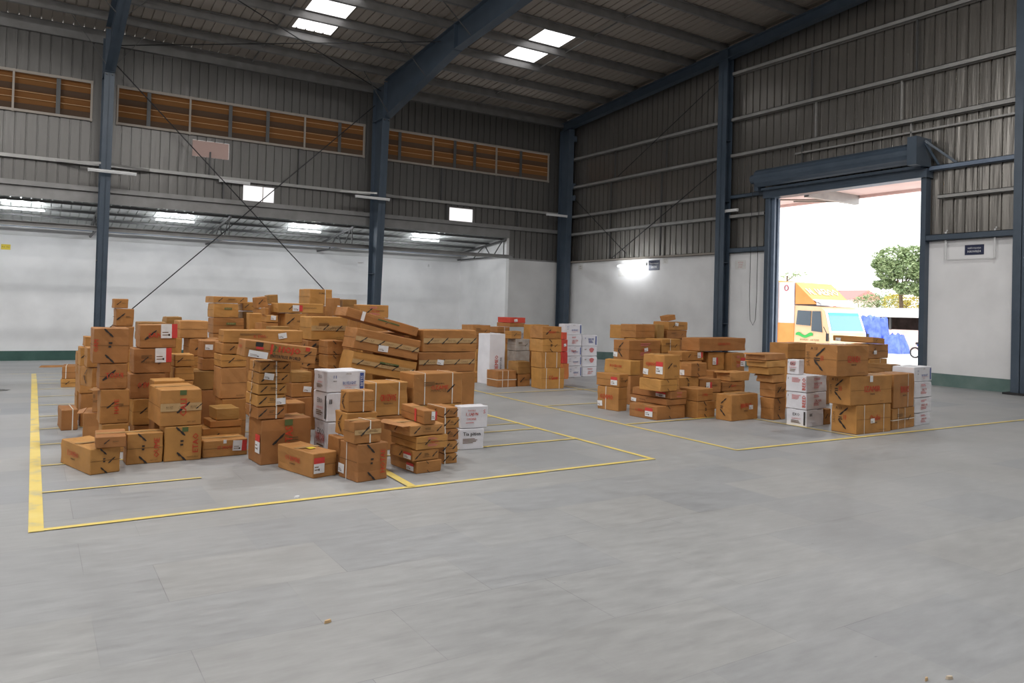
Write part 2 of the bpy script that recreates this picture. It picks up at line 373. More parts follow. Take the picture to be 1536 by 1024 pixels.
# louvre strips between the columns
MUL = {1: [(2.66, 0), (3.76, 1), (4.9, 0), (6.01, 0), (7.16, 1), (8.31, 0)], 2: [(10.43, 0), (11.68, 1), (12.55, 0), (13.36, 0), (14.26, 1), (15.34, 0)], 0: [(-4.8, 0), (-3.6, 1), (-2., 0), (-.59, 1), (.43, 0)], 3: [(-12, 0), (-10, 1), (-8, 0)]}
LVL = ['slatted brown ventilation louvre left of the first steel column', 'slatted brown ventilation louvre between the two tall steel columns', 'slatted brown ventilation louvre ending near the hall corner', 'slatted brown ventilation louvre far along the side wall']
for k, (x0, x1) in enumerate(BAYS):
    r = tag(empty('ventilation_louver', ((x0+x1)/2, SY, 6.38)), LVL[k], 'louvre'); cx = (x0+x1)/2
    f = MB()
    for z in (6.38, 7.42): f.bar((x0, SY-.05, z), (x1, SY-.05, z), .07, .065, M['frame'])
    for x in [x0+.03, x1-.03]+[q for q, t in MUL[k] if t]: f.bar((x, SY-.05, 6.33), (x, SY-.05, 7.46), .055, .05, M['frame'])
    f.build('frame', parent=r, loc=(-cx, -SY, -6.38))
    for q, t in MUL[k]:
        if not t:
            f = MB(); f.bar((q, SY-.03, 6.4), (q, SY-.03, 7.4), .10, .03, M['mull'], up=(0, 1, 0)); f.build('mullion', parent=r, loc=(-cx, -SY, -6.38))
    for j in range(6):
        z = 6.395+j*.172; s = MB(); ms = M['slatshade'] if j in (0, 3) else M['slat']  # darker slats carry the louvre's shaded bands in their colour
        x0_, x1_ = x0, x1; x0, x1 = x0-.12, x1+.15; s.raw([(x0, SY+.045, z+.20), (x1, SY+.045, z+.20), (x1, SY+.17, z-.02), (x0, SY+.17, z-.02), (x0, SY+.053, z+.205), (x1, SY+.053, z+.205), (x1, SY+.178, z-.015), (x0, SY+.178, z-.015)],
              [(0, 1, 2, 3), (7, 6, 5, 4), (0, 4, 5, 1), (2, 6, 7, 3), (0, 3, 7, 4), (1, 5, 6, 2)], ms)
        x0, x1 = x0_, x1_
        if j in (1, 2, 4): s.bar((x0, SY+.012, z+.172), (x1, SY+.012, z+.172), .014, .010, M['lightline'])  # thin line of light along the slats, drawn as a tan bar
        s.build('slat', parent=r, loc=(-cx, -SY, -6.38))
# girts and rails of the side wall
for z, h in ((5.16, .09), (4.47, .13), (8.62, .20)):
    b = MB(); b.box(-14, 17.4, SY-.13, SY-.005, z-h/2, z-h/2+.012, M['galv']); b.box(-14, 17.4, SY-.14, SY-.128, z-h/2, z+h/2, M['galvlt'] if z < 5.5 and z > 5 else M['galv'])
    b.box(-14, 17.4, SY-.13, SY-.005, z+h/2-.012, z+h/2, M['galv']); trim(b)
b = MB(); b.box(-14, 14.94, SY-.03, SY-.005, 4.10, 4.40, M['galv']); trim(b)            # flashing above the lean-to
for x, z0, z1 in ((4.35, 5.2, 5.9), (4.75, 4.54, 5.11), (12.05, 5.2, 6.35), (12.28, 4.54, 5.11), (15.0, 5.2, 6.35), (15.25, 4.54, 5.11), (7.0, 5.2, 6.35)):
    b = MB(); b.box(x-.02, x+.02, SY-.10, SY-.01, z0, z1, M['mull']); trim(b)

# dado walls
b = MB()
b.box(14.94, GX+.2, SY-.02, SY+.18, -.6, 3.33, M['plaster2']); b.box(14.94, GX, SY-.025, SY-.02, 3.30, 3.36, M['galv'])
struct(b.build('wall_corner'))
b = MB(); b.box(-14, 15.1, LY, LY+.2, -.7, 3.33, M['plaster']); b.box(-14, 15.1, LY-.03, LY+.2, 3.33, 3.95, M['plaster2']); struct(b.build('wall_left'))
b = MB(); b.raw([(14.94, SY+.18, -.6), (14.94, LY, -.6), (14.94, LY, 3.80), (14.94, SY+.18, 4.15), (15.10, SY+.18, -.6), (15.10, LY, -.6), (15.10, LY, 3.80), (15.10, SY+.18, 4.15)],
      [(3, 2, 1, 0), (4, 5, 6, 7), (0, 4, 7, 3), (2, 6, 5, 1), (3, 7, 6, 2)], M['plaster']); struct(b.build('wall_recess'))
b = MB()
DY0, DY1, DZ = 9.87, 14.16, 4.75
for y0, y1 in ((DY1, SY-.02), (-14, DY0)): b.box(GX, GX+.2, y0, y1, -.6, 3.28, M['plaster'])
struct(b.build('wall_right'))
b = MB()
def gtop(u): return rz(24.2-u)-3.28
# u runs from y=24.2 towards -Y
holes = [(24.2-DY1, 24.2-DY0, 0, DZ-3.28)]
sheet(b, (GX+.03, 24.2, 3.28), (0, -1, 0), (0, 0, 1), 38.2, 6, (1, 0, 0), M['cladg'], holes=holes, top=gtop)
struct(b.build('wall_gable'))
b = MB(); b.box(-14.2, -14, -14, LY, -.6, 12.5, M['plaster2']); struct(b.build('wall_far'))
b = MB(); b.box(-14.2, GX+.2, -14.2, -14, -.6, 12.5, M['plaster2']); struct(b.build('wall_front'))
for n, q in (('left', (-14, 14.94, LY-.02, LY)), ('corner', (14.94, GX, SY-.04, SY-.02))):
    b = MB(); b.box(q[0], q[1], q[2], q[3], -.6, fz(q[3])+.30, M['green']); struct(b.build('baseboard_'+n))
for n, y0, y1 in (('right', 14.3, SY), ('door', -14, DY0-.1)):
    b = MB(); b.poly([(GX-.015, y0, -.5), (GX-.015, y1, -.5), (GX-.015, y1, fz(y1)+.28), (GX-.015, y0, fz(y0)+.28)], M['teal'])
    b.poly([(GX-.015, y0, fz(y0)+.28), (GX-.015, y1, fz(y1)+.28), (GX, y1, fz(y1)+.28), (GX, y0, fz(y0)+.28)], M['teal']); struct(b.build('baseboard_'+n))

# lean-to roof with its battens and trusses
def lz(y): return 4.13-.098*(y-SY)
b = MB(); d = Vector((0, 1, -.098)).normalized()
sheet(b, (-14, SY+.02, lz(SY+.02)), (1, 0, 0), d, 29.0, 4.0, (0, 0, 1), M['leanroof'], pitch=.24, depth=.03)
o = struct(b.build('ceiling_lean_to'))
for y in (24.35, 25.45, 26.55):
    b = MB(); b.box(-14, 14.9, y-.025, y+.025, lz(y)-.07, lz(y)-.005, M['mull']); trim(b)
b = MB(); b.box(-14, 14.9, 27.2, 27.26, 3.55, 3.62, M['bluelt']); trim(b)
b = MB(); b.box(-14, 15.1, SY-.12, SY-.02, 3.33, 3.345, M['galvlt']); b.box(-14, 15.1, SY-.03, SY-.015, 3.33, 3.46, M['galv']); b.box(-14, 15.1, SY-.12, SY-.02, 3.45, 3.465, M['galv']); trim(b)
for x in (5.0, 8.9, 14.8, 1.5, -3, -8):
    r = tag(empty('roof_truss', (x, 26, 3.4)), {5.0: 'dark steel truss under the lean-to roof, midway between the columns', 8.9: 'dark steel truss under the lean-to roof behind the middle column', 14.8: 'dark steel truss closing the right end of the lean-to roof', 1.5: 'dark steel truss under the lean-to behind the left column'}.get(x, 'dark steel truss under the lean-to, beyond the left edge'), 'truss', 'lean-to trusses')
    b = MB(); L_ = (-x, -26, -3.4)
    b.bar((x, SY, lz(SY)-.1), (x, LY-.05, lz(LY)-.1), .05, .07, M['mull'])
    b.bar((x, SY, 3.42), (x, LY-.05, 3.42), .05, .05, M['mull']); b.build('chord', parent=r, loc=L_)
    for p, q in (((SY+.15, 3.42), (SY+.15, lz(SY+.15)-.1)), ((SY+.25, lz(SY+.25)-.1), (25.0, 3.42)), ((25.1, 3.42), (25.6, lz(25.6)-.1)), ((25.7, lz(25.7)-.1), (26.5, 3.42))):
        b = MB(); b.bar((x, p[0], p[1]), (x, q[0], q[1]), .03, .03, M['mull']); b.build('web_member', parent=r, loc=L_)

# main frames: tapered columns and haunched rafters
def frame(X, clab, rlab):
    r = tag(empty('steel_column', (X, 23.5, 0)), clab, 'column', 'blue steel columns'); L_ = (-X, -23.5, 0)
    b = MB(); z0 = fz(23.6)-.05; b.ibeam((X, 23.9, z0), (X, 23.9, rz(23.9)-.23), .245, .46, .94, M['blue'], up=(0, 1, 0), t=.016)
    b.build('tapered_post', parent=r, loc=L_)
    b = MB(); b.box(X-.125, X+.125, 22.98, 23.9, 7.52, 7.54, M['blue']); b.box(X-.17, X+.17, 23.25, 23.95, z0, z0+.07, M['blue'])
    for z in (2.5, 5.0): b.box(X-.115, X+.115, 23.45, 23.88, z, z+.012, M['blue'])
    b.build('stiffener_plate', parent=r, loc=L_)
    b = MB()
    for sx in (-.07, .07): b.tube([(X+sx, 22.96, 7.46), (X+sx, 22.99, 7.46)], .022, M['mull'], 6)
    b.build('bolt', parent=r, loc=L_)
    for s in (-1, 1):
        b = MB(); b.bar((X+s*.1, 23.35, 5.12), (X+s*1.15, 23.9, 5.14), .012, .06, M['galvlt']); b.build('knee_brace', parent=r, loc=L_)
    r = tag(empty('roof_rafter', (X, 18, 8.5)), rlab, 'rafter', 'blue roof rafters'); L_ = (-X, -18, -8.5)
    b = MB(); t0 = rz(23.9)-.235; t1 = rz(18.2)-.235
    b.ibeam((X, 22.98, rz(22.98)-.235), (X, 18.2, t1), .25, rz(22.98)-.235-7.52, .70, M['blue'], t=.016)
    b.ibeam((X, 18.2, t1), (X, 10, rz(10)-.235), .25, .70, .78, M['blue'], t=.016)
    b.ibeam((X, 10, rz(10)-.235), (X, -14, rz(-14)-.235), .25, .78, .9, M['blue'], t=.016)
    b.box(X-.004, X+.004, 22.99, 23.5, 7.56, rz(23.5)-.25, M['blue'])
    b.build('tapered_beam', parent=r, loc=L_)
    b = MB(); b.box(X-.122, X+.122, 18.19, 18.215, t1-.72, t1, M['blue']); b.build('splice_plate', parent=r, loc=L_)
    for k in (1, 3, 5, 7, 9):
        y = purlin_y(k); h = 7.52+(22.98-y)*(t1-.70-7.52)/4.78 if y > 18.2 else rz(y)-.235-.72
        for s in (-1, 1):
            b = MB(); b.bar((X+s*.09, y, h+.02), (X+s*.95, y, rz(y)-.2), .035, .012, M['mull']); b.build('fly_brace', parent=r, loc=L_)
frame(1.57, 'tall blue steel column nearest the left edge', 'blue roof rafter rising from the left steel column')
frame(9.50, 'tall blue steel column behind the middle of the left pile', 'deep blue roof rafter rising from the middle column')
frame(-6.4, 'blue steel column beyond the left edge of the view', 'blue roof rafter beyond the left edge of the view')
# corner column
r = tag(empty('steel_column', (17.15, 23.6, 0)), 'dark blue steel column standing in the hall corner', 'column', 'blue steel columns')
b = MB(); b.ibeam((17.15, 23.9, -.4), (17.15, 23.9, 8.35), .25, .5, .6, M['blue'], up=(0, 1, 0)); b.build('post', parent=r, loc=(-17.15, -23.6, 0))
for z in (5.65, 6.1, 7.9):
    b = MB(); b.box(17.26, 17.40, 23.3, 23.5, z, z+.2, M['blue']); b.build('bracket', parent=r, loc=(-17.15, -23.6, 0))
# gable columns
for Y, lab in ((15.80, 'blue steel gable column left of the roller door'), (7.66, 'blue steel gable column at the right edge of the view'), (-.4, 'blue steel gable column behind the viewer'), (-8.5, 'farthest blue steel gable column behind the viewer')):
    r = tag(empty('steel_column', (17.2, Y, 0)), lab, 'column', 'blue steel columns')
    b = MB(); b.ibeam((17.38, Y, fz(Y)), (17.38, Y, rz(Y)-.24), .34, .26, .26, M['blue'], up=(1, 0, 0), t=.014); b.build('post', parent=r, loc=(-17.2, -Y, 0))
    b = MB(); b.box(16.98, 17.42, Y-.26, Y+.26, fz(Y), fz(Y)+.04, M['black']); b.build('base_plate', parent=r, loc=(-17.2, -Y, 0))
    b = MB()
    for z in (1.2, 3.0, 4.8, 6.6): b.box(17.13, 17.36, Y-.16, Y+.16, z, z+.012, M['blue'])
    b.build('stiffener_plate', parent=r, loc=(-17.2, -Y, 0))
r = tag(empty('roof_rafter', (17.2, 10, 9)), 'blue rafter running along the top of the gable wall', 'rafter', 'blue roof rafters')
b = MB(); b.ibeam((17.2, 24, rz(24)-.235), (17.2, -14, rz(-14)-.235), .24, .30, .32, M['blue']); b.build('beam', parent=r, loc=(-17.2, -10, -9))

# gable girts
SEG = {'a': (23.9, 15.95), 'b': (15.6, 7.85), 'c': (7.5, -14)}
def girt(y0, y1, z, m, h=.11, x0=17.30):
    b = MB(); b.box(x0, 17.44, y1, y0, z-h/2, z-h/2+.012, m); b.box(x0, x0+.012, y1, y0, z-h/2, z+h/2, m); b.box(x0, 17.44, y1, y0, z+h/2-.012, z+h/2, m); trim(b)
for z in (6.15, 7.22):
    for s in SEG.values(): girt(*s, z, M['galvlt'])
girt(15.6, -14, 8.58, M['galvlt']); girt(23.9, 15.95, 4.36, M['galvlt']); girt(23.9, 15.95, 5.03, M['galvlt'])
girt(15.6, 14.35, 4.36, M['galvlt']); girt(15.6, 14.35, 4.93, M['blue'])
girt(9.7, 7.85, 4.95, M['bluelt']); girt(9.5, 7.85, 4.28, M['galvlt'], .09); girt(7.5, -14, 4.4, M['galvlt'])
girt(15.6, 14.3, 3.36, M['blue'], .14); girt(9.75, 7.85, 3.36, M['blue'], .14); girt(7.5, -14, 3.36, M['blue'], .14); girt(23.9, 15.95, 3.31, M['frame'], .07)
b = MB(); b.box(17.36, 17.44, 7.85, 13.4, 5.86, 5.90, M['galvlt']); trim(b)
for y, z0, z1 in ((21.0, 6.2, 7.2), (21.2, 5.08, 6.1), (21.2, 3.36, 5.0), (18.4, 6.2, 7.2), (18.6, 5.08, 6.1), (18.6, 3.36, 5.0), (12.95, 7.27, 8.52), (12.8, 6.2, 7.16), (13.2, 5.3, 6.1), (10.1, 7.27, 8.52), (10.45, 6.2, 7.16), (10.2, 5.5, 6.1), (5, 6.2, 8.5)):
    b = MB(); b.box(17.36, 17.42, y-.03, y+.0, z0, z1, M['galvlt'] if y in (12.8, 10.45, 10.2) else M['mull']); trim(b)
for y in (23.7, 22.9, 22.1): pass

# bracing rods
def rod(name, lab, pts, r, m, cat='rod', group=None):
    b = MB(); b.tube(pts, r, m, 6); return tag(b.build(name), lab, cat, group)
rod('bracing_rod', 'thin dark bracing rod falling from the left column head to the right', [(1.7, 23.6, 7.97), (9.36, 23.6, .38)], .016, M['black'])
rod('bracing_rod', 'thin dark bracing rod rising from behind the left pile to the middle column', [(1.72, 23.66, .56), (9.36, 23.66, 8.05)], .016, M['black'])
rod('bracing_rod', 'dark bracing rod crossing the far gable bay upward to the right', [(17.25, 20.9, 3.35), (17.25, 16.02, 5.86)], .014, M['black'])
rod('bracing_rod', 'dark bracing rod falling from the hall corner across the gable sheeting', [(17.3, 23.2, 5.68), (17.3, 20.2, 3.5)], .012, M['black'])
rod('bracing_rod', 'thin dark rod slanting under the roof to the gable column', [(17.2, 20.6, 6.2), (17.2, 16.0, 8.5)], .012, M['black'])
rod('bracing_cable', 'dark cable under the roof crossing from the left rafter', [(1.7, 23.5, 8.4), (9.4, 19.0, 8.85)], .014, M['black'], 'cable')
rod('bracing_cable', 'dark cable under the roof crossing toward the middle column head', [(1.7, 17.5, 8.95), (9.4, 23.3, 8.45)], .014, M['black'], 'cable')

# ------------------------------------------------------------------ roller door in the gable
r = struct(empty('door_1', (17.3, 12, 0))); L_ = (-17.3, -12, 0)
for y0, y1, n in ((DY0-.12, DY0, 'jamb'), (DY1, DY1+.13, 'jamb')):
    b = MB(); b.box(17.28, GX+.22, y0, y1, 0, DZ+.2, M['blue']); b.build(n, parent=r, loc=L_)
for y0, y1 in ((DY1-.10, DY1), (DY0, DY0+.06)):
    b = MB(); b.box(17.40, 17.46, y0, y1, 0, DZ, M['bluelt']); b.box(17.55, 17.63, y0, y1, 0, DZ, M['bluelt']); b.build('shutter_guide', parent=r, loc=L_)
b = MB(); b.box(17.20, GX+.1, DY0-.17, DY1+.15, DZ, DZ+.20, M['blue']); b.build('header_beam', parent=r, loc=L_)
b = MB(); b.box(17.05, 17.2, DY0-.1, DY1+.1, DZ+.2, DZ+.26, M['blue']); b.build('bottom_bar', parent=r, loc=L_)
b = MB(); n = 28; ring = []
R_ = .235; cz = 5.28; cx = 17.0
pr_ = [(R_*(1+.035*(k % 2))*math.cos(2*PI*k/n), R_*(1+.035*(k % 2))*math.sin(2*PI*k/n)) for k in range(n)]
y0, y1 = DY0+.02, DY1+.14
vs = [(cx+p[0], y0, cz+p[1]) for p in pr_]+[(cx+p[0], y1, cz+p[1]) for p in pr_]
b.raw(vs, [(k, (k+1) % n, (k+1) % n+n, k+n) for k in range(n)]+[tuple(range(n)), tuple(range(n, 2*n))[::-1]], M['blue'])
b.build('shutter_roll', parent=r, loc=L_)
b = MB(); b.box(16.72, 17.32, DY0-.20, DY0+.02, 4.98, 5.62, M['blue']); b.build('end_housing', parent=r, loc=L_)
b = MB(); b.tube([(cx, DY1+.14, cz), (cx, DY1+.36, cz)], .13, M['blue'], 14); b.box(17.0, 17.3, DY1+.16, DY1+.3, 4.95, 5.15, M['blue']); b.build('shaft_bracket', parent=r, loc=L_)
b = MB(); b.bar((17.05, DY0-.2, 5.55), (17.4, DY0-.75, 5.0), .03, .05, M['blue']); b.bar((17.05, DY0-.2, 5.5), (17.35, DY0-.38, 4.98), .03, .05, M['blue']); b.build('stay', parent=r, loc=L_)
b = MB()
ch = [(17.1, 14.47+.13*math.cos(a), 5.1+.1*math.sin(a)) for a in (0, PI/4, PI/2, 3*PI/4, PI)]
b.tube([(17.1, 14.60, 5.1), (17.1, 14.62, 2.0), (17.1, 14.58, 1.35), (17.1, 14.48, 1.2), (17.1, 14.40, 1.35), (17.1, 14.37, 2.0), (17.1, 14.36, 5.1)], .008, M['black'], 5)
b.build('hand_chain', parent=r, loc=L_)

# ------------------------------------------------------------------ lamps
def tube_lamp(x0, y, z, ln, lit, lab, along='x', x=None, group='tube lamps', s=1.):
    r = tag(empty('tube_light', (x0+ln/2, y, z) if along == 'x' else (x, y+ln/2, z), 0 if along == 'x' else PI/2), lab, 'lamp', group)
    b = MB(); b.box(-ln/2, ln/2, -.03, .03, .02, .06, M['batten']); b.build('batten', parent=r)
    b = MB(); b.tube([(-ln/2+.03, 0, 0), (ln/2-.03, 0, 0)], .022*s, M['tube'] if lit else M['batten'], 10); b.build('lamp_tube', parent=r)
    for q in (-1, 1):
        b = MB(); b.box(q*(ln/2-.02)-.015, q*(ln/2-.02)+.015, -.03, .03, -.025, .03, M['batten']); b.build('end_cap', parent=r)
    return r
LT = [(-.9, 'lit tube lamp under the lean-to roof, nearest the left edge'), (3.05, 'lit tube lamp under the lean-to roof, right of the left column'), (7.05, 'lit tube lamp under the lean-to roof, left of the middle column'), (11.5, 'lit tube lamp under the lean-to roof, right of the middle column'), (-5, 'lit tube lamp under the lean-to beyond the left edge'), (-9.5, 'farthest lit tube lamp under the lean-to')]
def area(loc, sx, sy, p, rot=(0, 0, 0), c=(.95, .98, 1.)):
    l = bpy.data.lights.new('lamp_glow', 'AREA'); l.shape = 'RECTANGLE'; l.size = sx; l.size_y = sy; l.energy = p; l.color = c
    o = bpy.data.objects.new('lamp_glow', l); col.objects.link(o); o.location = loc; o.rotation_euler = rot; return o
def glow(loc, p, rad=.05, c=(.95, .98, 1.)):
    l = bpy.data.lights.new('lamp_glow', 'POINT'); l.shadow_soft_size = rad; l.energy = p; l.color = c
    o = bpy.data.objects.new('lamp_glow', l); col.objects.link(o); o.location = loc; return o
for x, lab in LT:
    tube_lamp(x, 25.25, 3.90, 1.15, True, lab, s=1.5)
    for q in (.2, .575, .95): glow((x+q, 25.25, 3.84), P_LEAN/3, .04)
tube_lamp(1.13, 22.93, 4.83, 1.16, False, 'unlit tube lamp mounted across the left steel column'); tube_lamp(8.5, 22.93, 4.87, 1.16, False, 'unlit tube lamp mounted across the middle steel column')
tube_lamp(4.6, 23.87, 5.05, .9, False, 'unlit tube lamp beside the bright small window'); tube_lamp(16.07, 23.3, 5.0, .95, False, 'unlit tube lamp beside the corner column')
tube_lamp(0, 19.12, 3.06, 1.5, True, 'lit tube lamp glowing on the white gable wall beside the navy sign', 'y', 17.30, s=1.3)
for q in (.3, .75, 1.2): glow((17.10, 19.12+q, 3.04), P_GAB/3, .05)
tube_lamp(0, 15.2, 4.5, .5, False, 'short unlit tube lamp right of the gable column', 'y', 17.2)
HB = [(4, 11.5), (.5, 8.0), (11.5, 5), (-3.5, 11.5), (4, 4), (-3.5, 4), (-3.5, 18), (4, -3.5), (11.5, -3.5), (-3.5, -3.5), (-10.5, 11.5), (-10.5, 4)]  # unseen lamps, added as the main light of the hall
for k, (x, y) in enumerate(HB):
    z = rz(y)-1.15
    r = tag(empty('added_high_bay_lamp', (x, y, z)), 'added unseen round high bay lamp hanging from the roof above the hall floor', 'lamp', 'added high bay lamps')
    b = MB(); n = 20
    p0 = [(.26*math.cos(2*PI*i/n), .26*math.sin(2*PI*i/n), 0) for i in range(n)]; p1 = [(.10*math.cos(2*PI*i/n), .10*math.sin(2*PI*i/n), .22) for i in range(n)]
    b.raw(p0+p1, [(i, (i+1) % n, (i+1) % n+n, i+n) for i in range(n)]+[tuple(range(n, 2*n))], M['batten']); b.build('reflector', parent=r)
    b = MB(); b.tube([(0, 0, .22), (0, 0, 1.14)], .012, M['black'], 6); b.build('suspension', parent=r)
    b = MB(); b.tube([(0, 0, .10), (0, 0, .19)], .05, M['lamp'], 10); b.build('bulb', parent=r)
    glow((x, y, z-.03), P_BAY*(.60 if y > 0 else .4), .14, (1, .985, .965))
    l = bpy.data.lights.new('lamp_glow', 'AREA'); l.shape = 'DISK'; l.size = .5; l.energy = P_BAY*.24; l.color = (1, .985, .965)
    o = bpy.data.objects.new('lamp_glow', l); col.objects.link(o); o.location = (x, y, z-.04)

# ------------------------------------------------------------------ floor markings
def strip(mb, x0, y0, x1, y1, w, dz):
    ys = [y0, y1]
    if (y0-15)*(y1-15) < 0: ys = [y0, 15, y1]
    for ya, yb in zip(ys, ys[1:]):
        t0 = (ya-y0)/(y1-y0) if y1 != y0 else 0; t1 = (yb-y0)/(y1-y0) if y1 != y0 else 1
        a = Vector((x0+(x1-x0)*t0, ya, fz(ya)+dz)); c = Vector((x0+(x1-x0)*t1, yb, fz(yb)+dz))
        d = (c-a); d.z = 0; d.normalize(); s = Vector((-d.y, d.x, 0))*w/2
        mb.poly([a-s, c-s, c+s, a+s], M['yline'])
b = MB(); strip(b, .065, 5.69, .075, 19.1, .085, .004); strip(b, .03, 5.72, 5.42, 5.81, .055, .0055); strip(b, 5.40, 5.81, 5.44, 12.2, .055, .004)
tag(b.build('floor_marking'), 'yellow painted bay outline around the left pile', 'floor marking')
rungs = [(6.80, 1.25), (7.88, 5.4), (8.99, 5.4), (10.04, 5.4), (11.09, 5.4), (12.23, 5.4), (13.28, 5.4), (14.32, 5.4), (15.41, 4), (16.4, 4), (17.46, 4), (19.05, 8)]
b = MB()
for y, x1 in rungs: strip(b, .1, y, x1, y+.02, .032, .007)
strip(b, -6, 19.2, 0, 19.1, .032, .007); strip(b, 2.3, 7.05, 5.42, 7.1, .04, .007); strip(b, 4.6, 8.36, 5.42, 8.36, .03, .007)
tag(b.build('floor_marking'), 'thin yellow cross lines ruled between the left bay lines', 'floor marking')
b = MB(); strip(b, 2.70, 5.76, 2.78, 7.9, .075, .0085); tag(b.build('floor_marking'), 'short yellow line running under the nearest stacked cartons', 'floor marking')
b = MB(); strip(b, 6.60, 5.79, 14.6, 5.66, .055, .0055); strip(b, 6.62, 5.79, 6.80, 12.6, .05, .004); strip(b, 8.83, 5.80, 8.84, 12.6, .045, .007)
for y in (7.72, 9.67, 11.42): strip(b, 6.7, y, 8.84 if y < 8 else 12, y+.03, .04, .0085)
tag(b.build('floor_marking'), 'yellow painted bay outline under the centre and door piles', 'floor marking')

# ------------------------------------------------------------------ signs and small things
def wall_sign(name, lab, lines, x, y, z, wd, ht, facing, board, ink, t=.01, cat='sign', lh=.22):
    """facing 'x-' hangs on the gable wall, 'y-' on the side wall"""
    U, Vv = ((0, -1, 0), (0, 0, 1)) if facing == 'x-' else ((1, 0, 0), (0, 0, 1)); U = Vector(U); Nn = U.cross(Vector(Vv))
    b = MB(); c = Vector((0, 0, 0))
    q = [c+U*i*wd/2+Vector(Vv)*j*ht/2 for i, j in ((-1, -1), (1, -1), (1, 1), (-1, 1))]
    b.raw(q+[p+Nn*t for p in q], [(0, 3, 2, 1), (4, 5, 6, 7), (0, 1, 5, 4), (1, 2, 6, 5), (2, 3, 7, 6), (3, 0, 4, 7)], board)
    for i, s in enumerate(lines):
        text_on(b, s, Nn*(t+.002)+Vector((0, 0, ht*(.5-(i+1)/(len(lines)+1)))), U, Vv, ht*lh, ink, maxw=wd*.86)
    return tag(b.build(name, loc=(x, y, z)), lab, cat)
wall_sign('wall_sign', 'navy sign with white lettering beside the lit gable lamp', ['Tuiqravimuum', '201HI'], GX, 18.92, 3.05, .52, .33, 'x-', M['navy'], M['signwhite'])
wall_sign('wall_sign', 'navy sign with white lettering right of the roller door', ['wallcorparpa', 'HAWRE4'], GX, 8.75, 3.05, .40, .22, 'x-', M['navy'], M['signwhite'])
wall_sign('wall_sign', 'small yellow sign on the white wall at the left edge', ['Bey  cluo'], -.73, LY, 2.95, .24, .16, 'y-', M['signyel'], M['inkfaint'], lh=.3)
wall_sign('taped_notice', 'taped paper notice on the white wall left of the roller door', ['NOTICE', 'STORE', 'RULES'], GX, 15.27, 2.94, .40, .26, 'x-', M['paper'], M['inkpink'], .004, 'notice', .14)
wall_sign('taped_notice', 'small paper notice right of the navy sign on the gable', ['STOCK', 'AREA'], GX, 18.4, 3.17, .24, .18, 'x-', M['paper'], M['inkfaint'], .004, 'notice', .16)
wall_sign('taped_notice', 'small paper notice on the gable wall near the corner', ['KEEP', 'CLEAR'], GX, 22.95, 3.10, .28, .22, 'x-', M['paper'], M['inkfaint'], .004, 'notice', .16)
wall_sign('taped_notice', 'pale paper below the lit lamp on the gable wall', ['NO', 'SMOKING'], GX, 20.55, 2.82, .40, .22, 'x-', M['paper'], M['lab'], .004, 'notice', .16)
wall_sign('taped_notice', 'small printed notice on the white wall left of the middle column', ['SAFETY'], 10.62, LY, 3.08, .28, .24, 'y-', M['plaster'], M['inkfaint'], .004, 'notice', .2)
wall_sign('taped_notice', 'small printed notice on the white wall near its right end', ['92', '52'], 13.5, LY, 3.12, .26, .16, 'y-', M['plaster'], M['ink'], .004, 'notice', .3)
r = tag(empty('pipe_frame', (17.36, 8.8, 2.85)), 'white pipe frame around the navy sign right of the door', 'frame')
for y in (9.33, 8.29):
    b = MB(); b.tube([(0, y-8.8, 0), (0, y-8.8, .62), (.06, y-8.8, .66)], .02, M['batten'], 8); b.build('hanger', parent=r)
b = MB(); b.tube([(.03, -.5, 0), (.03, .52, 0)], .012, M['batten'], 6); b.build('rail', parent=r)

def flat_blob(name, lab, cat, x, y, sx, sy, m, rot=0, n=9, h=.012):
    b = MB(); pts = []; rd = random.Random(name+str(x))
    for k in range(n):
        a = 2*PI*k/n+rot; q = 1+.18*rd.uniform(-1, 1); pts.append((sx*q*math.cos(a-rot), sy*q*math.sin(a-rot)))
    c, s = math.cos(rot), math.sin(rot); P = [(p[0]*c-p[1]*s, p[0]*s+p[1]*c) for p in pts]
    b.raw([(p[0], p[1], 0) for p in P]+[(p[0]*.8, p[1]*.8, h) for p in P], [tuple(range(n, 2*n))]+[(k, (k+1) % n, (k+1) % n+n, k+n) for k in range(n)], m)
    return tag(b.build(name, loc=(x, y, fz(y)+.001)), lab, cat)
M['leafdry'] = mat('dry_leaf', (.62, .42, .22), .7); M['peel'] = mat('dry_peel', (.66, .55, .42), .7)
flat_blob('dry_leaf', 'small dry tan leaf lying on the open grey floor', 'leaf', 1.22, 3.49, .022, .009, M['leafdry'], .3)
flat_blob('wood_chip', 'pale curled chip on the floor at the bottom edge', 'debris', 3.29, 1.72, .018, .007, M['peel'], -.4)
flat_blob('wood_chip', 'tan chip on the floor at the bottom right edge', 'debris', 3.19, 1.76, .012, .005, M['leafdry'], .2)
flat_blob('paper_scrap', 'tiny torn white paper scrap near the front yellow line', 'paper scrap', 1.77, 5.84, .03, .018, M['lab'], .5)
flat_blob('floor_drain', 'dark round drain cover in the floor at the left edge', 'drain', -.45, 14.37, .20, .15, M['mull'], 0, 18, .004)
flat_blob('timber_offcut', 'pale timber offcut lying by the green skirting at left', 'offcut', .45, 22.4, .32, .07, M['cardlo'], 0, 8, .05)
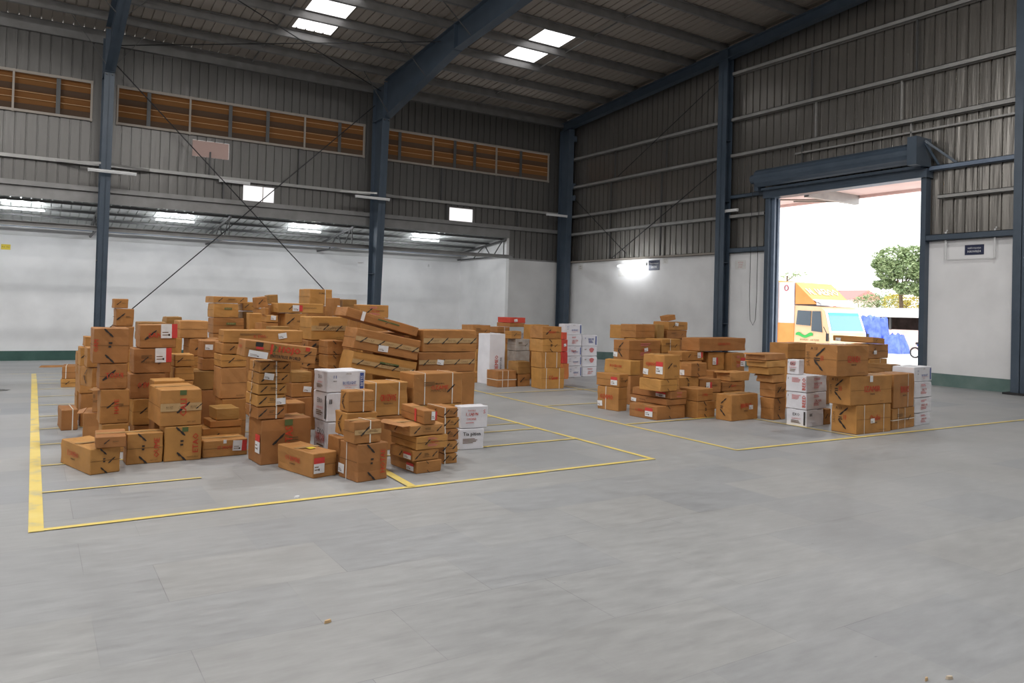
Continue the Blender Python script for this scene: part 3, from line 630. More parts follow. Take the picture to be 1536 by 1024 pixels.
# ------------------------------------------------------------------ the yard outside the door
GZ = -.9
b = MB(); b.poly([(GX+.2, -60, GZ), (150, -60, GZ), (150, 150, GZ), (GX+.2, 150, GZ)], M['yard']); o = tag(b.build('yard_ground'), kind='structure')
b = MB(); b.box(GX+.2, 19.2, 7, 17, GZ, -.005, M['yard']); struct(b.build('loading_apron'))
b = MB(); b.box(GX+.1, 20.0, 6, 19, 4.98, 5.12, M['pinkwall']); b.box(19.9, 20.0, 6, 19, 4.90, 5.12, M['pinkwall']); struct(b.build('door_canopy'))
b = MB(); b.box(GX+.2, 19.9, 13.15, 13.30, 4.72, 4.98, M['galvlt']); b.bar((19.8, 13.2, 4.85), (18.2, 15.6, 4.95), .04, .04, M['frame']); b.bar((19.8, 13.2, 4.80), (18.0, 13.9, 4.70), .04, .04, M['frame']); tag(b.build('canopy_bracket'), 'grey steel bracket hanging under the canopy outside the door', 'bracket')

# truck
TX0, TX1, TY, TYB = 26.0, 28.35, 18.4, 20.15
tr = tag(empty('truck', (27.2, 21, GZ)), 'orange and peach box truck parked outside the roller door', 'truck'); L_ = (-27.2, -21, -GZ)
b = MB()   # cab shell: raked windscreen, chamfered roof
prof = [(TY-.02, -.35), (TY-.10, .62), (TY-.06, .86), (TY+.22, 1.74), (TY+.38, 1.88), (TYB, 1.93), (TYB+.02, -.35)]
def ext(mb, prof, x0, x1, m, inset=0):
    n = len(prof); vs = [(x0+(inset if z > 1 else 0), y, z) for y, z in prof]+[(x1-(inset if z > 1 else 0), y, z) for y, z in prof]
    mb.raw(vs, [tuple(range(n)), tuple(range(2*n-1, n-1, -1))]+[(k, k+n, (k+1) % n+n, (k+1) % n) for k in range(n)], m)
ext(b, prof, TX0, TX1, M['peach'], .06); b.build('cab', parent=tr, loc=L_)
def quad_on(name, pts, m, th=.012, n=None):
    a, c, d = Vector(pts[0]), Vector(pts[1]), Vector(pts[2]); nn = n or (c-a).cross(d-a).normalized()*th; nn = Vector(nn)
    b = MB(); k = len(pts); b.raw([Vector(p) for p in pts]+[Vector(p)+nn for p in pts], [tuple(range(k))[::-1], tuple(range(k, 2*k))]+[(i, (i+1) % k, (i+1) % k+k, i+k) for i in range(k)], m)
    return b.build(name, parent=tr, loc=L_)
def ws(x, t): # point on the windscreen plane
    return (x, TY-.065+.27*t, .86+.86*t)
b = MB(); rim = [ws(TX0+.02, .0), ws(TX1-.02, .0), ws(TX1-.08, 1.0), ws(TX0+.08, 1.0)]
quad_on('windscreen_surround', rim, M['white'], .02, (0, -.02, .004))
quad_on('windscreen', [ws(TX0+.16, .10), ws(TX1-.16, .10), ws(TX1-.22, .92), ws(TX0+.22, .92)], M['glass2'], .02, (0, -.035, .006))
quad_on('sun_band', [ws(TX0+.21, .80), ws(TX1-.21, .80), ws(TX1-.225, .92), ws(TX0+.225, .92)], M['cyan'], .02, (0, -.045, .008))
X = TX0-.0
quad_on('side_window', [(X+.01, 18.62+.02, .88), (X+.01, 19.12, .92), (X+.05, 19.12, 1.70), (X+.05, 18.76, 1.70)], M['glass'], n=(-.03, 0, 0))
quad_on('side_window', [(X+.01, 19.18, 1.12), (X+.01, 19.84, 1.15), (X+.05, 19.80, 1.72), (X+.05, 19.18, 1.70)], M['glass'], n=(-.03, 0, 0))
b = MB(); b.box(X-.025, X+.02, 18.5, 20.1, .34, .42, M['signyel']); b.build('stripe', parent=tr, loc=L_)
b = MB(); b.raw([(X-.012, 19.85-t*.8, .80+.06*math.sin(t*9)) for t in [k/12 for k in range(13)]]+[(X-.012, 19.85-t*.8, .68+.05*math.sin(t*7+1)) for t in [k/12 for k in range(13)]], [(k, k+1, k+14, k+13) for k in range(12)], M['greenlogo']); b.build('door_emblem', parent=tr, loc=L_)
b = MB(); text_on(b, 'BHARAT . AIRTEMP', (X-.012, 19.2, .56), (0, -1, 0), (0, 0, 1), .07, M['inkfaint'], maxw=.9); b.build('door_lettering', parent=tr, loc=L_)
b = MB(); b.box(TX0+.1, TX1-.1, TY-.13, TY-.09, -.1, .45, M['white']); b.box(TX0+.5, TX0+1.2, TY-.14, TY-.1, .15, .42, M['inkblue']); b.build('grille', parent=tr, loc=L_)
b = MB(); b.box(TX0-.02, TX1+.02, TY-.22, TY-.02, -.55, -.25, M['silver']); b.build('bumper', parent=tr, loc=L_)
for x in (TX0-.12, TX1+.12):
    b = MB(); b.box(x-.06, x+.06, TY-.10, TY-.05, .55, .85, M['black']); b.bar((x, TY-.07, .8), (x, TY+.1, 1.1), .02, .02, M['black']); b.build('wing_mirror', parent=tr, loc=L_)
b = MB()   # wind deflector wedge on the roof
x0, x1 = TX0+.02, TX1-.02
P = [(x0, 19.92, 1.97), (x0, 18.92, 1.97), (x0, 19.92, 2.84), (x1, 19.92, 1.97), (x1, 18.92, 1.97), (x1, 19.92, 2.84)]
b.raw(P, [(0, 2, 1), (3, 4, 5), (1, 2, 5, 4), (0, 1, 4, 3), (0, 3, 5, 2)], M['orange']); b.build('wind_deflector', parent=tr, loc=L_)
b = MB(); sl_ = Vector((0, 1.0, .87)).normalized(); text_on(b, 'N. IAEIOO', Vector(((x0+x1)/2, 19.50, 2.475))+Vector((0, -.012, .013)), (1, 0, 0), sl_, .38, M['signwhite'], bold=.02, maxw=1.9); b.build('deflector_lettering', parent=tr, loc=L_)
b = MB(); b.box(x0, x1, 18.70, 18.94, 1.93, 2.06, M['white']); b.raw([(x0, 18.72, 1.95), (x1, 18.72, 1.95), (x1, 19.1, 2.14), (x0, 19.1, 2.14), (x0, 18.74, 1.98), (x1, 18.74, 1.98), (x1, 19.08, 2.17), (x0, 19.08, 2.17)], [(0, 1, 2, 3), (7, 6, 5, 4), (0, 4, 5, 1), (2, 6, 7, 3), (0, 3, 7, 4), (1, 5, 6, 2)], M['white']); b.build('roof_visor', parent=tr, loc=L_)
b = MB(); b.box(TX0+.01, TX1+.05, 19.96, 20.75, -.2, 2.86, M['silver']); b.box(TX0, TX1+.06, 19.95, 20.76, -.2, 1.2, M['orange']); b.build('front_wall_panel', parent=tr, loc=L_)
b = MB(); b.box(TX0-.05, TX1+.08, 20.75, 26.5, -.2, 2.93, M['orange'])
for k in range(8): b.box(TX0-.07, TX0-.05, 20.85+k*.72, 20.93+k*.72, -.2, 2.9, M['peach'])
b.build('cargo_box', parent=tr, loc=L_)
b = MB(); b.tube([(TX0-.002, 20.35+.09*math.cos(a), 2.62+.11*math.sin(a)) for a in [k*PI/6 for k in range(13)]], .014, M['labred'], 5, cap=False); b.build('round_emblem', parent=tr, loc=L_)
for y in (19.2, 24.2, 25.4):
    for x in (TX0+.14, TX1-.14):
        b = MB(); b.tube([(x-.13, y, GZ+.46), (x+.13, y, GZ+.46)], .46, M['black'], 22); b.tube([(x-.14, y, GZ+.46), (x+.14, y, GZ+.46)], .22, M['silver'], 14); b.build('wheel', parent=tr, loc=L_)
b = MB(); b.box(TX0+.3, TX1-.3, 18.6, 26.4, -.45, -.2, M['mull']); b.build('chassis', parent=tr, loc=L_)

# low shed with pale roof, tarpaulins, motorcycle
r = tag(empty('open_shed', (58, 38, GZ)), 'long low shed with pale roof and pink wall across the yard', 'shed'); L_ = (-58, -38, -GZ)
b = MB(); b.raw([(57, 14, 1.58), (57, 60, 1.58), (66, 60, 2.30), (66, 14, 2.30), (57, 14, 1.72), (57, 60, 1.72), (66, 60, 2.44), (66, 14, 2.44)], [(0, 1, 2, 3), (7, 6, 5, 4), (0, 4, 5, 1), (1, 5, 6, 2), (2, 6, 7, 3), (3, 7, 4, 0)], M['shedroof']); b.build('roof', parent=r, loc=L_)
b = MB(); b.box(58, 58.2, 14, 60, GZ, .62, M['pinkwall']); b.build('low_wall', parent=r, loc=L_)
b = MB(); b.box(62, 62.2, 14, 60, GZ, 2.1, M['dark']); b.build('back_wall', parent=r, loc=L_)  # shade under the shed roof, painted into this wall's dark colour
for k in range(16):
    b = MB(); b.box(57.9, 58.05, 15+k*2.9, 15.15+k*2.9, .6, 1.6, M['mull']); b.build('post', parent=r, loc=L_)
b = MB()
for k in range(26): b.box(58.05, 58.1, 20+k*.5, 20.06+k*.5, .62, 1.5, M['mull'])
b.build('window_bars', parent=r, loc=L_)
def tarp(name, lab, x, y, sx, sy, h, seed):
    bm = bmesh.new(); bmesh.ops.create_cube(bm, size=1); bmesh.ops.subdivide_edges(bm, edges=bm.edges[:], cuts=7, use_grid_fill=True)
    for v in bm.verts:
        p = Vector(v.co); n = noise.noise(Vector((p.x*3+seed, p.y*3, p.z*1.5)))*.22
        k = 1-.35*max(0, p.z+.1)
        v.co = Vector((p.x*sx*k*(1+n), p.y*sy*k*(1+n), (p.z+.5)*h*(1+.2*noise.noise(Vector((p.x*4, p.y*4, seed))))))
        if p.z < -.49: v.co.z = 0
    me = bpy.data.meshes.new(name); bm.to_mesh(me); bm.free(); me.materials.append(M['tarp']); o = bpy.data.objects.new(name, me); col.objects.link(o); o.location = (x, y, GZ); return tag(o, lab, 'tarpaulin', 'blue tarpaulins')
tarp('tarpaulin_bundle', 'tall bundle under blue tarpaulin beside the truck front', 50, 31.7, 1.2, 1.7, 2.35, 1.)
tarp('tarpaulin_bundle', 'low blue tarpaulin heap right of the tall bundle', 50, 30.2, 1.2, 1.2, 1.25, 4.)
r = tag(empty('motorcycle', (46, 25.8, GZ)), 'small red and blue motorcycle parked across the yard by the door edge', 'motorcycle')
for y in (-.65, .65):
    b = MB(); n = 16; b.tube([(0, y+.30*math.cos(2*PI*k/n), .33+.30*math.sin(2*PI*k/n)) for k in range(n+1)], .05, M['black'], 6, cap=False); b.build('wheel', parent=r)
b = MB(); b.tube([(0, -.62, .36), (0, -.3, .75), (0, .1, .78), (0, .5, .8)], [.05, .12, .15, .08], M['inkblue'], 8); b.build('body', parent=r)
b = MB(); b.tube([(0, .1, .86), (0, .6, .9)], [.12, .07], M['black'], 8); b.build('seat', parent=r)
b = MB(); b.tube([(0, -.65, .33), (0, -.45, 1.0)], .035, M['chrome'], 6); b.tube([(-.3, -.4, 1.02), (.3, -.4, 1.02)], .02, M['black'], 6); b.build('fork_and_bars', parent=r)
b = MB(); b.tube([(0, -.3, .3), (0, .2, .35)], [.14, .14], M['labred'], 8); b.build('engine', parent=r)

def tree(name, lab, x, y, z0, crown, trunk_r, m, n, leaf, seed, group='trees beyond the yard', clusters=None):
    rd = random.Random(seed); r = tag(empty(name, (x, y, z0)), lab, 'tree', group)
    cen = clusters
    b = MB()
    zc = min(c[2] for c in cen); b.tube([(0, 0, 0), (.1, .1, zc*.6), (0, .2, zc)], [trunk_r, trunk_r*.8, trunk_r*.6], M['bark'], 8)
    for c in cen: b.tube([(0, .2, zc*.9), ((c[0])*.6, (c[1])*.6, zc+(c[2]-zc)*.5), c[:3]], [trunk_r*.5, trunk_r*.25, .03], M['bark'], 5)
    b.build('trunk', parent=r)
    b = MB()
    for c in cen:
        for k in range(n):
            a = rd.uniform(0, 2*PI); u = rd.uniform(-1, 1); q = rd.uniform(.55, 1)**.5*(1+.25*noise.noise(Vector((math.cos(a)*2+c[0], math.sin(a)*2+c[1], u*2+seed))))
            s = math.sqrt(1-u*u); p = Vector((c[0]+c[3]*q*s*math.cos(a), c[1]+c[3]*q*s*math.sin(a), c[2]+c[4]*q*u))
            d = Vector((rd.uniform(-1, 1), rd.uniform(-1, 1), rd.uniform(-.5, .5))).normalized(); e = d.cross(Vector((rd.uniform(-1, 1), rd.uniform(-1, 1), 1))).normalized()
            l = leaf*rd.uniform(.6, 1.3); b.poly([p-d*l, p-e*l*.45, p+d*l, p+e*l*.45], m)
    b.build('foliage', parent=r); return r
tree('leafy_tree', 'tall spreading green tree seen through the roller door', 68, 40.4, GZ, 0, .25, M['leafg'], 1300, .17, 1, clusters=[(-.5, .7, 8.0, 1.6, 1.1), (0, 1.2, 6.7, 1.3, .8), (.3, -1., 7.2, 1.8, 1.1), (.5, -.8, 8.3, 1.3, .8), (0, 0, 6.9, 1.8, .9), (.4, -1.8, 6.6, 1.4, 1.0), (-.2, 1.8, 7.5, 1., .6), (0, 1.6, 5.6, 1.1, .45), (.4, -2.2, 5.1, 1.5, .8), (0, -.6, 5.2, 1.2, .6), (0, -3.2, 6.0, 1.2, 1.2)])
for k, (x, y, h, m, lab) in enumerate([(72, 45.2, 4.2, 'leafg', 'dull green bush behind the shed roof, leftmost of three'), (71, 41.6, 4.2, 'leafy', 'bright yellow green bush behind the shed roof, middle'), (71, 37.4, 4.5, 'leafy', 'yellow orange bush behind the shed roof by the door edge')]):
    tree('flowering_bush', lab, x, y, GZ, 0, .1, M[m], 500, .14, 10+k, 'bushes behind the shed', clusters=[(0, 0, h, 1.7, 1.0), (0, -1.2, h-.3, 1.4, .8), (0, 1.2, h-.2, 1.4, .8)])
tree('leafy_tree', 'faint distant tree top above the truck', 100, 78, GZ, 0, .2, M['leafg'], 120, .2, 30, clusters=[(0, 0, 8.6, 1.4, .5), (.5, -1.8, 8.9, 1.2, .4)])
r = tag(empty('distant_house', (90, 60.5, GZ)), 'distant house with faded red roof beyond the truck', 'house')
b = MB(); b.box(-3, 3, -2.2, 2.2, 0, 4.8, M['pinkwall']); b.build('wall', parent=r)
b = MB(); b.raw([(-3.4, -2.6, 4.7), (3.4, -2.6, 4.7), (3.4, 2.6, 4.7), (-3.4, 2.6, 4.7), (0, -2.6, 5.9), (0, 2.6, 5.9)], [(0, 1, 4), (3, 5, 2), (0, 4, 5, 3), (1, 2, 5, 4), (0, 3, 2, 1)], M['redroof']); b.build('roof', parent=r)
b = MB(); b.tube([(0, 0, 0), (0, 0, 5.0)], .12, M['redroof'], 8); b.bar((0, -.5, 4.7), (0, .5, 4.7), .08, .08, M['redroof']); tag(b.build('utility_pole', loc=(62, 43.2, GZ)), 'reddish utility pole with short crossarm beyond the shed', 'pole')
sun = bpy.data.lights.new('sun', 'SUN'); sun.energy = SUN; sun.angle = .05; sun.color = (1, .96, .9); so = bpy.data.objects.new('sun', sun); col.objects.link(so); so.rotation_euler = (math.radians(38), math.radians(18), 0)
# each carton: stack, place in stack, front left bottom corner, width, depth, height, turn, tilt, marks, label, category, group
CARTONS = [
('HOJO',0,1.6,6.998,1.005,0.66,0.294,0.156,0,6.924,'bigred=HOJO black=ENTERPRISE labq redL=NEWS blkq', 'long tilted brown carton with big red HOJO lettering on the strapped stack', 'carton', 'brown cartons of the left pile'),
('LEAN3',0,3.004,8.309,1.361,0.928,0.374,0.108,0,14.504,'grnt slashb tapew2 long', 'thin long carton with white tape sloping on top of the leaning cartons', 'carton', 'brown cartons of the left pile'),
('LEAN2',0,3.018,8.074,1.009,0.802,0.374,0.235,0,10.552,'band slash3b labink long', 'upper of two long brown cartons leaning to the right', 'carton', 'brown cartons of the left pile'),
('LEAN1',0,2.992,8.091,0.761,0.795,0.374,0.226,0,10.431,'band slash3b grnt long', 'lower of two long brown cartons leaning to the right', 'carton', 'brown cartons of the left pile'),
('FR2',0,2.349,6.099,0.0,0.299,0.317,0.32,9,0,'slash2 redV=HOTAE strapL labsL', 'strapped brown carton, lower, nearest corner of the left pile', 'carton', 'brown cartons of the left pile'),
('FR2',1,2.314,6.099,0.324,0.262,0.194,0.188,9,0,'strap slash band', 'strapped brown carton, upper, nearest corner of the left pile', 'carton', 'brown cartons of the left pile'),
('FR1',0,2.067,6.4,0.0,0.237,0.603,0.215,14,0,'redL=OI.BIMRE blkL2=ENTERPRISE labR tapey', 'long red lettered brown carton, front row, right of the middle', 'carton', 'brown cartons of the left pile'),
('F1',0,0.451,7.304,0.0,0.246,0.712,0.22,16,0,'redL=E.SWERO blkL2=ENTERPRISE slash3', 'long red lettered brown carton, lower, front left corner of the left pile', 'carton', 'brown cartons of the left pile'),
('F1',1,0.485,7.304,0.224,0.237,0.414,0.094,-3.0,0,'slash', 'flat brown carton, upper, front left corner of the left pile', 'carton', 'brown cartons of the left pile'),
('FR3',0,2.312,6.471,0.0,0.081,0.244,0.32,4.0,0,'', 'plain brown carton, buried, small stack behind the nearest corner', 'carton', 'brown cartons of the left pile'),
('FR3',1,2.385,6.471,0.324,0.295,0.274,0.209,4.0,0,'slashL', 'brown carton, lower, small stack behind the nearest corner', 'carton', 'brown cartons of the left pile'),
('FR3',2,2.394,6.471,0.537,0.246,0.194,0.19,4.0,0,'strap slashL', 'strapped brown carton, upper, small stack behind the nearest corner', 'carton', 'brown cartons of the left pile'),
('Q',0,2.938,6.192,0.0,0.268,0.502,0.109,5.0,0,'labL slash2', 'flat labelled brown carton, lowest, stack of flat cartons near the front right', 'carton', 'brown cartons of the left pile'),
('Q',1,2.9,6.192,0.113,0.28,0.424,0.094,6.0,0,'labL cut', 'flat labelled brown carton, second from bottom, stack of flat cartons near the front right', 'carton', 'brown cartons of the left pile'),
('Q',2,2.931,6.192,0.21,0.34,0.494,0.124,5.0,0,'redink slash', 'flat brown carton, third from bottom, stack of flat cartons near the front right', 'carton', 'brown cartons of the left pile'),
('Q',3,2.864,6.192,0.338,0.371,0.494,0.095,5.0,0,'cut torn', 'flat battered brown carton, second from top, stack of flat cartons near the front right', 'carton', 'brown cartons of the left pile'),
('Q',4,2.996,6.192,0.437,0.123,0.544,0.125,-2.0,0,'lab redtapeL', 'labelled brown carton, topmost, stack of flat cartons near the front right', 'carton', 'brown cartons of the left pile'),
('F2',0,0.752,7.62,0.0,0.307,0.217,0.281,2.0,0,'redV=OUME slash2 tape', 'red lettered brown carton, front row, second from the left', 'carton', 'brown cartons of the left pile'),
('F3',0,1.065,7.624,0.0,0.329,0.314,0.321,1.0,0,'slash2 redV=ETAO grn', 'red lettered brown carton, lower, front row, directly under the strap-printed carton', 'carton', 'brown cartons of the left pile'),
('F3',1,1.02,7.624,0.325,0.366,0.588,0.34,3.0,0,'band redV=CALI grn slashb', 'long red lettered brown carton, upper, front row, directly under the strap-printed carton', 'carton', 'brown cartons of the left pile'),
('C1',0,1.806,7.119,0.0,0.476,0.365,0.417,4.0,0,'redV=HOTAS labL grn slash', 'labelled brown carton, lowest, tall strapped stack in the middle', 'carton', 'brown cartons of the left pile'),
('C1',1,1.766,7.119,0.421,0.261,0.387,0.113,3.0,0,'cut sx=0.672 sl=.45', 'brown carton, second from bottom, tall strapped stack in the middle', 'carton', 'brown cartons of the left pile'),
('C1',2,1.76,7.119,0.538,0.274,0.378,0.106,2.0,0,'cut labs sx=0.645 sl=.45', 'flat labelled brown carton, third from bottom, tall strapped stack in the middle', 'carton', 'brown cartons of the left pile'),
('C1',3,1.766,7.119,0.648,0.273,0.343,0.093,3.0,0,'cut sx=0.619 sl=.45', 'flat brown carton, fourth from bottom, tall strapped stack in the middle', 'carton', 'brown cartons of the left pile'),
('C1',4,1.769,7.119,0.745,0.291,0.365,0.099,2.0,0,'cut labs sx=0.559 sl=.45', 'flat labelled brown carton, second from top, tall strapped stack in the middle', 'carton', 'brown cartons of the left pile'),
('C1',5,1.777,7.119,0.848,0.29,0.389,0.099,1.0,0,'cut sx=0.518 sl=.45', 'flat brown carton, topmost, tall strapped stack in the middle', 'carton', 'brown cartons of the left pile'),
('P',0,3.35,6.477,0.0,0.156,0.344,0.097,2.0,0,'cut sx=0.121', 'brown carton, lowest, narrow strapped stack at the right', 'carton', 'brown cartons of the left pile'),
('P',1,3.346,6.477,0.101,0.164,0.344,0.116,2.0,0,'cut sx=0.118', 'brown carton, second from bottom, narrow strapped stack at the right', 'carton', 'brown cartons of the left pile'),
('P',2,3.35,6.477,0.222,0.164,0.344,0.11,2.0,0,'cut sx=0.080', 'brown carton, third from bottom, narrow strapped stack at the right', 'carton', 'brown cartons of the left pile'),
('P',3,3.346,6.477,0.335,0.172,0.344,0.104,2.0,0,'cut sx=0.080', 'brown carton, second from top, narrow strapped stack at the right', 'carton', 'brown cartons of the left pile'),
('P',4,3.343,6.477,0.443,0.16,0.344,0.091,2.0,0,'cut sx=0.080', 'brown carton, topmost, narrow strapped stack at the right', 'carton', 'brown cartons of the left pile'),
('F5',0,1.408,7.664,0.0,0.416,0.314,0.162,3.0,0,'red=IT.MOVO lab tapew', 'flat labelled brown carton, front row, between the tall cartons', 'carton', 'brown cartons of the left pile'),
('WM',0,2.428,7.102,0.0,0.115,0.349,0.359,4.0,0,'w redL=XARTON inkL', 'tall red lettered white carton, lowest, white stack in the middle of the left pile', 'carton', 'white cartons of the left pile'),
('WM',1,2.412,7.102,0.363,0.148,0.352,0.277,4.0,0,'w inkL blk=II', 'tall white carton, second from bottom, white stack in the middle of the left pile', 'carton', 'white cartons of the left pile'),
('WM',2,2.406,7.102,0.644,0.402,0.323,0.206,5.0,0,'w inkL blu=BETSS ink', 'white carton, topmost, white stack in the middle of the left pile', 'carton', 'white cartons of the left pile'),
('C2',0,2.154,7.521,0.0,0.191,0.294,0.506,3.0,0,'cut fill1', 'tall brown carton, stack behind the strapped one', 'carton', 'brown cartons of the left pile'),
('F6',0,1.465,8.013,0.0,0.379,0.314,0.227,3.0,0,'slash red=ITM', 'red lettered brown carton, lowest, low stack behind the long front carton', 'carton', 'brown cartons of the left pile'),
('F6',1,1.532,8.013,0.231,0.312,0.294,0.065,2.0,0,'', 'flat brown carton, second from bottom, low stack behind the long front carton', 'carton', 'brown cartons of the left pile'),
('F6',2,1.585,8.013,0.3,0.229,0.314,0.119,2.0,0,'dark', 'brown carton, topmost, low stack behind the long front carton', 'carton', 'brown cartons of the left pile'),
('T1',0,0.597,8.29,0.0,0.24,0.294,0.278,1,0,'', 'plain brown carton, buried, left tower of the left pile', 'carton', 'brown cartons of the left pile'),
('T1',1,0.579,8.29,0.282,0.259,0.314,0.329,1,0,'redV=HAYE flapL slash', 'tall red lettered brown carton, lowest, left tower of the left pile', 'carton', 'brown cartons of the left pile'),
('T1',2,0.565,8.29,0.615,0.248,0.314,0.245,1,0,'red=TOSUI slash', 'red lettered brown carton, second from bottom, left tower of the left pile', 'carton', 'brown cartons of the left pile'),
('T1',3,0.504,8.29,0.864,0.315,0.314,0.341,1,0,'slash2 redVL=OAM', 'brown carton, topmost, left tower of the left pile', 'carton', 'brown cartons of the left pile'),
('R22',0,2.906,7.327,0.0,0.472,0.294,0.354,3.0,0,'', 'plain brown carton, buried, middle of the left pile behind the white cartons', 'carton', 'brown cartons of the left pile'),
('R22',1,2.895,7.327,0.358,0.472,0.314,0.341,3.0,0,'red=CRUZVOE blk2=TRADING strap2', 'strapped brown carton, middle of the left pile behind the white cartons', 'carton', 'brown cartons of the left pile'),
('E3',0,2.263,7.83,0.0,0.245,0.294,0.219,3.0,0,'', 'plain brown carton, buried, low carton behind the flat front carton', 'carton', 'brown cartons of the left pile'),
('M',0,1.05,8.235,0.0,0.364,0.294,0.331,2.0,0,'', 'plain brown carton, buried, between the second tower and the front', 'carton', 'brown cartons of the left pile'),
('M',1,1.039,8.235,0.335,0.289,0.294,0.357,2.0,0,'lab', 'labelled brown carton, between the second tower and the front', 'carton', 'brown cartons of the left pile'),
('W',0,3.827,7.037,0.0,0.28,0.194,0.219,-6,0,'w ink2=TAPIPES', 'white carton, lower, white pair at the right', 'carton', 'white cartons of the left pile'),
('W',1,3.827,7.037,0.223,0.319,0.194,0.233,-6,0,'w redink2', 'white carton, upper, white pair at the right', 'carton', 'white cartons of the left pile'),
('R21',0,3.431,7.333,0.0,0.603,0.294,0.445,2.0,0,'', 'plain brown carton, buried, right end of the left pile', 'carton', 'brown cartons of the left pile'),
('R21',1,3.42,7.333,0.449,0.601,0.344,0.333,2.0,0,'strap2 red=OZAME! blk2=TRADING ink', 'long strapped brown carton, right end of the left pile', 'carton', 'brown cartons of the left pile'),
('K',0,1.71,8.357,0.0,0.254,0.294,0.467,2.0,0,'', 'plain brown carton, buried, stack under the long flat carton', 'carton', 'brown cartons of the left pile'),
('K',1,1.693,8.357,0.471,0.265,0.344,0.324,2.0,0,'lo', 'brown carton, lowest, stack under the long flat carton', 'carton', 'brown cartons of the left pile'),
('K',2,1.689,8.357,0.799,0.262,0.344,0.135,2.0,0,'slash', 'brown carton, second from bottom, stack under the long flat carton', 'carton', 'brown cartons of the left pile'),
('K',3,1.698,8.357,0.938,0.255,0.344,0.114,2.0,0,'slash', 'brown carton, second from top, stack under the long flat carton', 'carton', 'brown cartons of the left pile'),
('K',4,1.704,8.357,1.057,0.83,0.294,0.135,-1.5,0,'ink redt=IL.EWL labs long', 'flat labelled brown carton, topmost, stack under the long flat carton', 'carton', 'brown cartons of the left pile'),
('E2',0,2.377,8.135,0.0,0.23,0.294,0.48,3.0,0,'', 'plain brown carton, buried, small stack left of the white cartons', 'carton', 'brown cartons of the left pile'),
('E2',1,2.372,8.135,0.484,0.224,0.294,0.153,3.0,0,'labs', 'labelled brown carton, lower, small stack left of the white cartons', 'carton', 'brown cartons of the left pile'),
('E2',2,2.369,8.135,0.64,0.224,0.294,0.117,3.0,0,'dark', 'brown carton, upper, small stack left of the white cartons', 'carton', 'brown cartons of the left pile'),
('T2',0,0.926,8.773,0.0,0.277,0.294,0.176,2.0,0,'', 'plain brown carton, buried, second tower from the left', 'carton', 'brown cartons of the left pile'),
('T2',1,0.911,8.773,0.18,0.324,0.314,0.273,2.0,0,'strap slash', 'strapped brown carton, lowest, second tower from the left', 'carton', 'brown cartons of the left pile'),
('T2',2,0.878,8.773,0.456,0.349,0.314,0.259,2.0,0,'red=O.EWMES slash', 'red lettered brown carton, second from bottom, second tower from the left', 'carton', 'brown cartons of the left pile'),
('T2',3,0.907,8.773,0.719,0.364,0.314,0.258,2.0,0,'labw slash ink', 'labelled brown carton, second from top, second tower from the left', 'carton', 'brown cartons of the left pile'),
('T2',4,0.956,8.773,0.981,0.364,0.302,0.248,2.0,0,'labw slash red=SANIO', 'labelled brown carton, topmost, second tower from the left', 'carton', 'brown cartons of the left pile'),
('O3',0,0.48,9.093,0.0,0.164,0.444,0.291,-8.0,0,'torn', 'tall battered brown carton, lowest, crumpled carton foot at the left', 'carton', 'brown cartons of the left pile'),
('O3',1,0.557,9.093,0.295,0.081,0.314,0.253,-30.0,0,'slashL ink', 'tall brown carton, second from bottom, crumpled carton foot at the left', 'carton', 'brown cartons of the left pile'),
('O3',2,0.551,9.093,0.552,0.072,0.326,0.205,16,0,'slashL', 'tall brown carton, second from top, crumpled carton foot at the left', 'carton', 'brown cartons of the left pile'),
('O3',3,0.501,9.093,0.762,0.114,0.314,0.206,2.0,0,'', 'tall brown carton, topmost, crumpled carton foot at the left', 'carton', 'brown cartons of the left pile'),
('R19',0,3.917,8.268,0.0,0.795,0.294,0.697,2.0,0,'', 'plain brown carton, buried, right end of the pile behind the red lettered carton', 'carton', 'brown cartons of the left pile'),
('R19',1,3.909,8.268,0.701,0.794,0.394,0.242,2.0,0,'band slash3b labs', 'flat labelled brown carton, lower, right end of the pile behind the red lettered carton', 'carton', 'brown cartons of the left pile'),
('R19',2,3.962,8.268,0.947,0.755,0.394,0.266,2.0,0,'band slash3b', 'flat brown carton, upper, right end of the pile behind the red lettered carton', 'carton', 'brown cartons of the left pile'),
('R17',0,3.223,8.181,0.0,0.577,0.294,0.411,0.0,0,'', 'plain brown carton, buried, behind the lettered carton, leaning stack', 'carton', 'brown cartons of the left pile'),
('R17',1,3.225,8.181,0.415,0.531,0.294,0.177,0.0,0,'', 'flat brown carton, behind the lettered carton, leaning stack', 'carton', 'brown cartons of the left pile'),
('N',0,1.325,8.994,0.0,0.22,0.294,0.453,2.0,0,'', 'plain brown carton, buried, small stack right of the second tower', 'carton', 'brown cartons of the left pile'),
('N',1,1.327,8.994,0.457,0.209,0.274,0.148,2.0,0,'', 'brown carton, lowest, small stack right of the second tower', 'carton', 'brown cartons of the left pile'),
('N',2,1.336,8.994,0.61,0.209,0.274,0.148,2.0,0,'', 'brown carton, second from bottom, small stack right of the second tower', 'carton', 'brown cartons of the left pile'),
('N',3,1.332,8.994,0.762,0.209,0.274,0.134,2.0,0,'slash', 'brown carton, topmost, small stack right of the second tower', 'carton', 'brown cartons of the left pile'),
('I9',0,8.947,5.891,0.0,0.762,0.364,0.371,0,0,'strap2 red=Oaibi blk2=MARINE slashL2 labs', 'long strapped brown carton, lowest, front of the door pile', 'carton', 'brown cartons of the door pile'),
('I9',1,8.808,5.891,0.375,0.911,0.315,0.374,0,0,'red=IZAMIR blk2=MARINE slashL2 tapev', 'flat red lettered brown carton, second from bottom, front of the door pile', 'carton', 'brown cartons of the door pile'),
